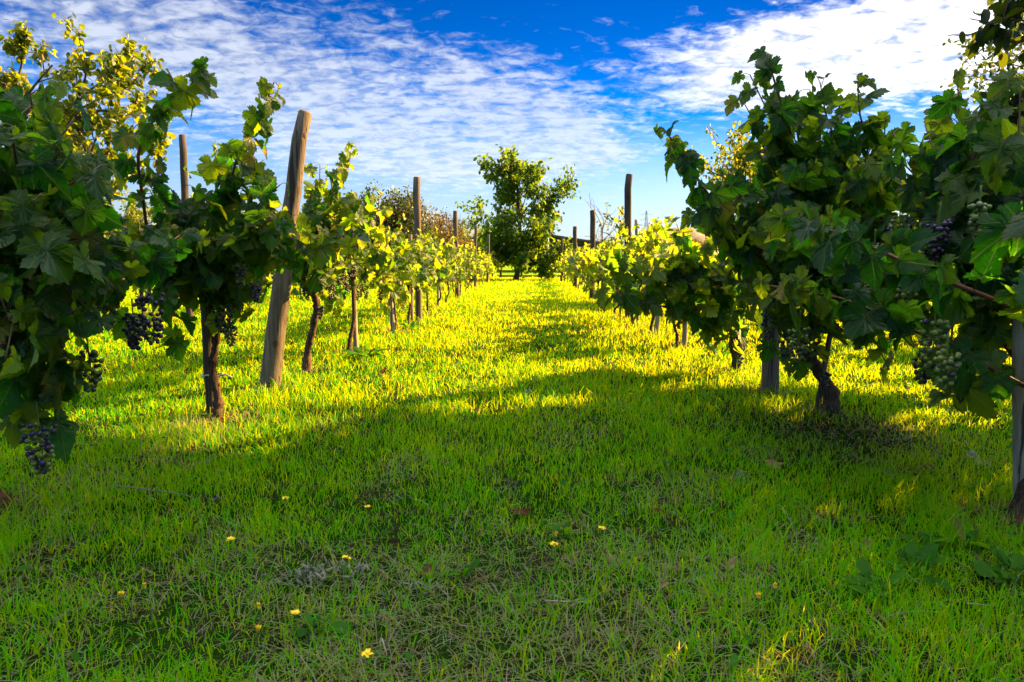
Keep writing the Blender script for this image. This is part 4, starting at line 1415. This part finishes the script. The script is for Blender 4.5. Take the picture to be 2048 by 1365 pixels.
# trees and bushes behind
SUNB = 'sunny trees and bushes behind the rows'
for i, (x, d, h, w, mt, lab, nm, cat) in enumerate([
    (3.85, 11.5, 2.85, 0.9, M_SUNTREE, 'small sunlit tree glimpsed left of the tall dark vine on the right', 'broadleaf_tree', 'tree'),
    (8.0, 10.6, 4.2, 1.3, M_DARKTREE, 'dark fine leaved tree behind the right edge vines', 'broadleaf_tree', 'tree'),
    (6.0, 16, 2.5, 1.6, M_SUNTREE, 'sunny bush seen through gaps of the right edge vine', 'bush', 'bush'),
    (-9.5, 16, 2.6, 2.2, M_SUNTREE, 'sunny bush low behind the left edge vines', 'bush', 'bush'),
    (-7.0, 19, 1.9, 1.8, M_SUNTREE, 'low sunny bush behind the second left vine', 'bush', 'bush'),
]):
    rb = np.random.default_rng(300 + i)
    b = np.array((x, d, 0))
    limb = [(b + (0, 0, h * rb.uniform(0.12, 0.5)), (math.cos(k * 2.4) * w / h * 1.6, math.sin(k * 2.4) * w / h * 1.6, rb.uniform(0.4, 1.4)), h * 0.42, 0.022) for k in range(9)]
    make_tree(nm, b, limb, lab, 310 + i, mt, 0.09, 5, LEAF_OVAL, cat, SUNB, [b, b + (0.02, 0, h * 0.3), b + (0, 0, h * 0.6)], 0.05, 2, 0.8, 0.06, shrink=0.6)

# reddish brown brushwood left of the lane
BR = 'bare brown shrubs on the left'
for i, (px, top, d, w, lab, lm, per) in enumerate([
    (775, 385, 17.0, 0.8, 'dark leaved upright shrub above the sunny left vines', M_DARKTREE, 3),
    (818, 398, 18.5, 1.0, 'reddish brown twiggy shrub left of the upright orange lit post', M_BRUSH, 2),
    (872, 415, 19.5, 0.9, 'bare grey brown shrub right of the upright orange lit post', M_BRUSH, 1),
    (905, 470, 21.0, 0.7, 'low olive shrub at the foot of the far mountain', M_BRUSH, 3),
]):
    rb = np.random.default_rng(330 + i)
    x = (px - 1024) / FPX * d
    h = CAM_H + (HORIZON - top) / FPX * d
    b = np.array((x, d, 0))
    limb = [(b + (rb.normal(0, 0.15), rb.normal(0, 0.2), h * rb.uniform(0.05, 0.4)), (rb.normal(0, 0.5), rb.normal(0, 0.45), 1.0), h * 0.42, 0.018) for k in range(24)]
    make_tree('twiggy_shrub', b, limb, lab, 340 + i, lm, 0.08, per, LEAF_OVAL, 'shrub', BR, [b, b + (0, 0, h * 0.3)], 0.04, 2, 0.8, 0.08, bark=M_TWIG, spread=0.42, shrink=0.55, kids=(2, 5))

# leafless saplings right of the lane
for i, (px, top, d, lab) in enumerate([(1203, 402, 14.5, 'bare leafless sapling between two grey posts of the right row'), (1240, 418, 15.5, 'bare forked sapling with a few leaves left of the dark upright post'), (942, 455, 27.0, 'small bare tree left of the broad tree')]):
    rb = np.random.default_rng(350 + i)
    x = (px - 1024) / FPX * d
    h = CAM_H + (HORIZON - top) / FPX * d
    b = np.array((x, d, 0))
    limb = [(b + (0, 0, h * z), (rb.normal(0, 0.6), rb.normal(0, 0.4), 0.9), h * 0.26, 0.010) for z in (0.35, 0.45, 0.55, 0.62, 0.70)]
    limb.append((b + (0, 0, h * 0.68), (0.05, 0, 1), h * 0.27, 0.010))
    make_tree('bare_sapling', b, limb, lab, 360 + i, M_SUNTREE, 0.10, 1 if i == 1 else 0, LEAF_OVAL, 'sapling', None, [b, b + (0.02, 0, h * 0.3), b + (-0.02, 0, h * 0.7)], 0.022, 1, 0.8, 0.03, bark=M_TWIG, spread=0.5,
              keep=(lambda q: q[:, 2] > 1.35) if i == 1 else None)

# hedge trees along the far side
rb = np.random.default_rng(9)
hx = [(-30, 46), (-24, 42), (-19, 40), (-14, 38), (-9.5, 42), (-6.0, 44), (-2.6, 46), (0.9, 48), (7.0, 52), (10.5, 47), (14, 44), (19, 42), (25, 44), (31, 46)]
HL = ['leftmost', 'second from left', 'third from left', 'fourth from left', 'fifth from left', 'sixth from left', 'seventh from left, left of the broad tree', 'eighth from left, behind the broad tree', 'ninth from left, right of the barn', 'tenth from left',
      'eleventh from left', 'twelfth from left', 'thirteenth from left', 'rightmost']
for i, (x, d) in enumerate(hx):
    h = rb.uniform(2.0, 2.8) if abs(x) < 12 else rb.uniform(2.6, 4.0)
    b = np.array((x, d, 0))
    limb = [(b + (rb.normal(0, 0.7), rb.normal(0, 0.4), h * rb.uniform(0.1, 0.5)), (math.cos(k * 2.4) * 1.0, math.sin(k * 2.4), rb.uniform(0.2, 1.0)), h * 0.45, 0.03) for k in range(10)]
    make_tree('hedge_tree', b, limb, f'olive hedge tree in the far line, {HL[i]}', 380 + i, M_BRUSH if i % 3 == 1 else M_WALNUT, 0.22, 3, LEAF_OVAL, 'tree', 'far line of hedge trees', [b, b + (0, 0, h * 0.5)], 0.08, 2, 0.8, 0.22,
              shrink=0.6)


# ------------------------------------------------------------------ barn, fence, pylon
def box(g, c, s, rot=0.0, tint=(0.5, 0.5, 0.5)):
    sx, sy, sz = (k / 2 for k in s)
    v = np.array([(x, y, z) for x in (-sx, sx) for y in (-sy, sy) for z in (-sz, sz)], float)
    cr, sr = math.cos(rot), math.sin(rot)
    v = v @ np.array(((cr, sr, 0), (-sr, cr, 0), (0, 0, 1))) + np.asarray(c)
    g.add(v, [np.array(((0, 1, 3, 2), (4, 6, 7, 5), (0, 4, 5, 1), (2, 3, 7, 6), (0, 2, 6, 4), (1, 5, 7, 3)))], tint)


bx = (1143 - 1024) / FPX * 42
barn = empty('barn', (bx, 42, 0), 'low dark barn with a sloping roof behind the broad tree', 'barn')
g = Geo()
W, D = 3.0, 5.0
hl, hr = 2.2, 1.75
v = []
for y in (0, D):
    v += [(bx - W / 2, 42 + y, -0.05), (bx + W / 2, 42 + y, -0.05), (bx + W / 2, 42 + y, hr), (bx - W / 2, 42 + y, hl)]
g.add(np.array(v), [np.array(((0, 1, 2, 3), (5, 4, 7, 6), (1, 5, 6, 2), (4, 0, 3, 7), (3, 2, 6, 7)))])
g.build('wall', M_WALL, barn, smooth=False)
g = Geo()
o1, th = 0.35, 0.12
sl = (hr - hl) / W
v = []
for y in (-o1, D + o1):
    for x in (-W / 2 - o1, W / 2 + o1):
        z = hl + sl * (x + W / 2) + 0.004
        v += [(bx + x, 42 + y, z), (bx + x, 42 + y, z + th)]
g.add(np.array(v), [np.array(((0, 2, 3, 1), (4, 5, 7, 6), (0, 1, 5, 4), (2, 6, 7, 3), (1, 3, 7, 5), (0, 4, 6, 2)))])
g.build('roof', M_ROOF, barn, smooth=False)
g = Geo()
box(g, (bx - 0.6, 41.98, 0.85), (1.3, 0.08, 1.7))
g.build('door', M_RAIL, barn, smooth=False)
for k, xx in enumerate((0.45, 1.1)):
    g = Geo()
    box(g, (bx + xx, 41.98, 1.25), (0.5, 0.06, 0.5))
    w_ = g.build('window', M_ROOF, barn, smooth=False)
    g = Geo()
    for dx, dz, sx, sz in ((-0.27, 0, 0.05, 0.6), (0.27, 0, 0.05, 0.6), (0, 0.275, 0.49, 0.05), (0, -0.275, 0.49, 0.05)):
        box(g, (bx + xx + dx, 41.95, 1.25 + dz), (sx, 0.06, sz))
    g.build('frame', M_WHITE, w_, smooth=False)

d = 36.0
xp = (1095 - 1024) / FPX * d
g = Geo()
v, f = tube(np.array([(xp, d, -0.05), (xp, d, 1.0), (xp, d, 1.9)]), np.array((0.06, 0.05)), 8)
g.add(v, f)
pol = tag(g.build('white_pole', M_WHITE, origin=(xp, d, 0)), 'slim white pole standing upright in front of the dark barn', 'pole')

fx0, fx1, d = -0.6, 2.2, 27.5
fence = empty('rail_fence', ((fx0 + fx1) / 2, d, 0), 'low dark wooden rail fence crossing behind the broad tree trunk', 'fence')
for z, hgt in ((0.27, 0.07), (0.07, 0.07)):
    g = Geo()
    box(g, ((fx0 + fx1) / 2, d, z), (fx1 - fx0, 0.05, hgt))
    g.build('rail', M_RAIL, fence, smooth=False)
for k in range(4):
    x = fx0 + 0.15 + k * (fx1 - fx0 - 0.3) / 3
    g = Geo()
    v, f = tube(np.array([(x, d + 0.07, -0.05), (x, d + 0.07, 0.25), (x, d + 0.07, 0.42)]), 0.045, 8)
    g.add(v, f)
    g.build('post', M_RAIL, fence)

d = 620.0
xp = (1289 - 1024) / FPX * d
hp = CAM_H + (HORIZON - 424) / FPX * d
py_ = empty('electricity_pylon', (xp, d, 0), 'distant steel lattice electricity pylon on the skyline right of the dark upright post', 'pylon')
g = Geo()
def bar(a, b_, r=0.16):
    r *= 0.75
    v, f = tube(np.array((a, b_), float), r, 4, cap=False)
    g.add(v, f)
lv = np.linspace(0, 1, 11)
wf = lambda f: 3.6 * (1 - f) ** 1.3 + 0.45
crn = lambda f: [np.array((xp + sx * wf(f), d + sy * wf(f), hp * f)) for sx, sy in ((-1, -1), (1, -1), (1, 1), (-1, 1))]
for a, c in zip(lv[:-1], lv[1:]):
    A, B_ = crn(a), crn(c)
    for k in range(4):
        bar(A[k], B_[k], 0.2)
        bar(A[k], B_[(k + 1) % 4], 0.12)
        bar(A[(k + 1) % 4], B_[k], 0.12)
        bar(B_[k], B_[(k + 1) % 4], 0.10)
g.build('lattice_tower', M_PYLON, py_)
for f, w in ((0.72, 7.0), (0.82, 6.0), (0.92, 5.0)):
    g = Geo()
    z = hp * f
    for sx in (-1, 1):
        bar((xp, d, z), (xp + sx * w, d, z), 0.16)
        bar((xp, d, z + 2.0), (xp + sx * w, d, z), 0.12)
    g.build('crossarm', M_PYLON, py_)
for k, (f, w, lab) in enumerate(((0.72, 7.0, 'lowest power line wire hanging from the distant pylon'), (0.82, 6.0, 'middle power line wire hanging from the distant pylon'), (0.92, 5.0, 'topmost power line wire hanging from the distant pylon'))):
    g = Geo()
    a = np.array((xp + w, d, hp * f - 0.8))
    t = np.linspace(0, 1, 24)[:, None]
    e = a + np.array((230.0, -40.0, -9.0))
    p = a * (1 - t) + e * t
    p[:, 2] -= (4 * t * (1 - t) * 9)[:, 0]
    v, f_ = tube(p, 0.06, 4)
    g.add(v, f_)
    tag(g.build('power_line', M_PYLON, origin=a), lab, 'power line', 'power line wires')


# ------------------------------------------------------------------ small things in the grass
def make_flower(px, py, h, open_, label, seed, size=0.0095, group='yellow flowers in the near grass'):
    rng = np.random.default_rng(seed)
    e = None
    # the flower head sits h above the ground at that pixel
    x, y, z = pix_dir(px, py)
    k = (h - CAM_H) / z
    top = np.array((x * k, y * k, h))
    base = np.array((top[0] + rng.normal(0, 0.012), top[1] + rng.normal(0, 0.012), 0))
    base[2] = float(ground_z(base[0], base[1]))
    root = empty('yellow_flower', base, label, 'flower', group)
    g = Geo()
    v, f = tube(smooth_path([base, (base + top) / 2 + rng.normal(0, 0.004, 3), top], 7), np.array((0.0012, 0.0009)), 5)
    g.add(v, f)
    g.build('stem', M_STEM, root)
    g = Geo()
    n = 14 if open_ else 8
    a = np.arange(n) * 6.283 / n + rng.random(n) * 0.3
    el = (0.35 if open_ else 1.25) + rng.normal(0, 0.15, n)
    dirs = np.stack((np.cos(a) * np.cos(el), np.sin(a) * np.cos(el), np.sin(el)), -1)
    nr = np.stack((-np.cos(a) * np.sin(el), -np.sin(a) * np.sin(el), np.cos(el)), -1)
    add_leaves(g, rng, np.repeat(top[None], n, 0), nr, dirs, np.full(n, size), LEAF_OVAL, None, (0, 0.2), (-0.2, 0.3), 0.0)
    add_balls(g, np.array([top + (0, 0, size * 0.15)]), size * 0.3, np.array([(0.2, 0.5, 0.5)]), ICO1)
    g.build('flower_head', M_PETAL, root)
    g = Geo()
    add_balls(g, np.array([top - (0, 0, size * 0.25)]), size * (0.3 if open_ else 0.38), np.array([(0.5, 0.5, 0.5)]), ICO1)
    g.build('bud_base', M_STEM, root)


flowers = [
    (1108, 1090, 0.075, True, 'open yellow flower beside a broad weed in the middle of the foreground'),
    (1112, 1072, 0.075, False, 'small yellow bud just above the open middle flower'),
    (736, 1015, 0.06, True, 'yellow flower nearest to the camera axis on the left, above the pale weed'),
    (693, 1117, 0.06, True, 'yellow flower at the upper right rim of the silvery weed clump'),
    (590, 1228, 0.06, True, 'bright yellow flower just below the silvery weed clump'),
    (462, 1080, 0.06, True, 'yellow flower alone left of the silvery weed clump'),
    (571, 998, 0.05, True, 'yellow flower highest in the left foreground grass'),
    (243, 1193, 0.07, False, 'orange yellow closed flower at the lower left'),
    (290, 1176, 0.07, False, 'closed yellow flower right of the orange one at the lower left'),
    (518, 1217, 0.06, False, 'closed orange flower left of the bright one below the silvery clump'),
    (735, 1309, 0.05, True, 'yellow flower low at the bottom edge, left of centre'),
    (1518, 1196, 0.06, False, 'closed orange flower low on the right, bending'),
    (1550, 1176, 0.06, False, 'upright closed yellow flower low on the right'),
    (1204, 1058, 0.03, True, 'tiny yellow blossom in the sunny tuft right of the middle flower'),
    (516, 1262, 0.05, False, 'closed orange flower lowest of the left group'),
]
for i, fl in enumerate(flowers):
    make_flower(*fl, 500 + i)


def make_weed(px, py, n, ln, label, seed, mat=M_WEED, rise=0.72, w=1.0, spread=0.06, group='broad leaved weeds', name='broadleaf_weed'):
    rng = np.random.default_rng(seed)
    c = G(px, py)
    c[2] = float(ground_z(c[0], c[1])) + 0.008
    g = Geo()
    n = int(n * 1.4) if mat is M_WEED else n
    a = np.arange(n) * 2.4 + rng.random() * 6
    el = np.clip(rng.normal(rise, 0.25, n), 0.1, 1.3)
    dirs = np.stack((np.cos(a) * np.cos(el), np.sin(a) * np.cos(el), np.sin(el)), -1)
    nr = np.stack((-np.cos(a) * np.sin(el), -np.sin(a) * np.sin(el), np.cos(el)), -1)
    add_leaves(g, rng, np.repeat(c[None], n, 0) + rng.normal(0, spread if mat is M_PALE else ln * 0.06, (n, 3)) * (1, 1, 0.2), nr, dirs, (0.72 if mat is M_WEED else 1.0) * ln * rng.uniform(0.5, 1.15, n), LEAF_STRAP if mat is M_PALE else LEAF_LANCE, None, (0.0, 0.5), (0.1, 0.8), 0.05, 7)
    tag(g.build(name, mat, origin=c), label, 'weed', group)


weeds = [
    (1850, 1130, 12, 0.085, 'dark weed rosette with wide leaves left of the earth mound at the right'),
    (1925, 1120, 11, 0.09, 'large weed rosette next to the earth mound on the right'),
    (1830, 1180, 9, 0.09, 'weed with toothed leaves below the dark rosette on the right'),
    (1750, 1215, 8, 0.08, 'small weed with two pale leaves, lowest of the right weeds'),
    (2030, 1190, 12, 0.11, 'biggest weed rosette cut by the right edge of the picture'),
    (1960, 1000, 7, 0.09, 'light green weed left of the tall pale stake'),
    (1440, 718, 11, 0.20, 'leafy weed beside the shaggy vine trunk in the right row'),
    (735, 716, 14, 0.19, 'leafy weed under the sunny vine with purple grapes'),
    (1125, 1085, 6, 0.06, 'small weed behind the open middle flower'),
    (930, 1165, 5, 0.06, 'grey green weed low in the middle of the dry patch'),
    (630, 1280, 6, 0.07, 'broad weed leaf standing below the bright yellow flower'),
    (820, 660, 9, 0.16, 'weed tuft at the foot of the upright orange lit post'),
    (1460, 1060, 5, 0.06, 'small weed in the grass right of the brown curled leaf'),
]
for i, wd in enumerate(weeds):
    make_weed(*wd, 600 + i)
for i, (px, py, n, lab) in enumerate([(620, 1170, 60, 'silvery grey withered weed clump in the left foreground'), (700, 1160, 30, 'small grey withered weed right of the larger silvery clump'), (840, 1190, 24, 'grey withered weed leaves in the dry middle patch')]):
    make_weed(px, py, n * 2, 0.021, lab, 620 + i, M_PALE, 0.95, 1.0, 0.024, 'withered silvery weeds', 'withered_weed')


def make_dead_leaf(px, py, size, label, seed, mat=M_DEAD, light=0.2, name='fallen_leaf', curl=(0.8, 1.6)):
    rng = np.random.default_rng(seed)
    c = G(px, py)
    c[2] = float(ground_z(c[0], c[1])) + 0.012
    k = CAM_H / (CAM_H - 0.03)
    g = Geo()
    a = rng.random() * 6.28
    add_leaves(g, rng, c[None], np.array([(rng.normal(0, 0.5), -0.5, 0.8)]), np.array([(math.cos(a), math.sin(a), 0.3)]), np.array([size * 0.75]), LEAF_HI, np.array([(light, 0.5, 0.4)]), (0.3, 0.9), curl, 0.10)
    tag(g.build(name, mat, origin=c), label, 'leaf', 'fallen leaves on the grass')


dl = [
    (1045, 1040, 0.055, 'dark red brown curled leaf lying in the middle of the foreground', M_DEAD, 0.0),
    (763, 755, 0.085, 'red brown leaf lying on the grass near the left weeds', M_DEAD, 0.1),
    (1545, 945, 0.06, 'tan folded leaf lying below the dry brown patch', M_DEAD, 0.9),
    (1410, 748, 0.08, 'pinkish tan leaf lying near the shaggy vine trunk', M_DEAD, 1.0),
    (1466, 1160, 0.045, 'tan curled leaf fragment low on the right', M_DEAD, 1.0),
    (1738, 1118, 0.04, 'tiny tan leaf roll above the lower weeds on the right', M_DEAD, 0.9),
    (1948, 938, 0.095, 'pale grey upturned leaf left of the tall pale stake', M_PALE, 0.8),
    (1472, 965, 0.055, 'dark blue grey leaf upright in the grass on the right', M_PALE, 0.0),
    (1865, 960, 0.06, 'rusty leaf on the grass left of the pale grey leaf', M_DEAD, 0.2),
    (1055, 790, 0.045, 'small white leaf shining in the middle of the lane', M_PALE, 1.0),
    (1350, 788, 0.05, 'dark brown leaf in the lane right of the small white leaf', M_DEAD, 0.0),
    (800, 625, 0.07, 'brown leaf beside the upright orange lit post', M_DEAD, 0.1),
    (920, 580, 0.09, 'far red brown leaf at the foot of the left row', M_DEAD, 0.1),
    (432, 1012, 0.03, 'tiny whitish leaf on the left foreground grass', M_PALE, 1.0),
    (860, 1160, 0.03, 'small brown leaf in the dry middle patch', M_DEAD, 0.4),
]
for i, (px, py, s, lab, mt, lt) in enumerate(dl):
    make_dead_leaf(px, py, s, lab, 700 + i, mt, lt)

for i, (pts, lab) in enumerate([
    ([(235, 998), (300, 1005), (350, 1012), (390, 1022)], 'long pale straw stalk lying in the left foreground'),
    ([(1600, 1160), (1640, 1148)], 'short straw stalk on the right foreground grass'),
    ([(1090, 1240), (1170, 1243)], 'straight straw stalk across the bottom middle grass'),
    ([(1930, 1245), (1990, 1252)], 'bent straw stalk among the lower right weeds'),
    ([(765, 1320), (775, 1355)], 'pale straw stalk at the bottom edge left of centre'),
]):
    g = Geo()
    q = [G(*p) + np.array((0, 0, 0.035)) for p in pts]
    v, f = tube(smooth_path(q, 8), np.array((0.0016, 0.0009)), 5)
    g.add(v, f, (0.5, 0.5, 0.5))
    if len(q) > 3:
        v, f = tube(np.array([q[1], q[1] + (0.03, -0.05, -0.02)]), 0.001, 4)
        g.add(v, f)
    tag(g.build('straw_stalk', M_STAKE, origin=q[0]), lab, 'straw', 'straw stalks on the grass')


def make_mound(c, r, h, label, seed):
    rng = np.random.default_rng(seed)
    n, k = 26, 9
    V = []
    for i in range(k):
        f = i / (k - 1)
        for j in range(n):
            a = j * 6.283 / n
            rr = r * (1 - f * 0.93)
            z = h * math.sin(f * math.pi / 2) ** 0.8 * (1 + rng.normal(0, 0.10)) - 0.012 * (1 - f)
            V.append((c[0] + math.cos(a) * rr * (1 + rng.normal(0, 0.06)), c[1] + math.sin(a) * rr * (1 + rng.normal(0, 0.06)), z))
    V = np.array(V + [(c[0], c[1], h)])
    i, j = np.meshgrid(np.arange(k - 1), np.arange(n), indexing='ij')
    a, b_ = i * n + j, i * n + (j + 1) % n
    g = Geo()
    g.add(V, [np.stack((a, b_, b_ + n, a + n), -1).reshape(-1, 4), np.stack(((k - 1) * n + np.arange(n), (k - 1) * n + (np.arange(n) + 1) % n, np.full(n, k * n)), -1)], np.repeat(rng.random((len(V), 1)), 3, 1))
    tag(g.build('earth_mound', M_SOIL, origin=(c[0], c[1], 0)), label, 'mound', 'earth heaps at vine feet')


make_mound(G(2052, 1085), 0.075, 0.055, 'crumbly brown earth heap at the foot of the tall pale stake', 1)
make_mound(G(-8, 1030), 0.06, 0.06, 'small reddish earth heap at the left edge of the picture', 2)
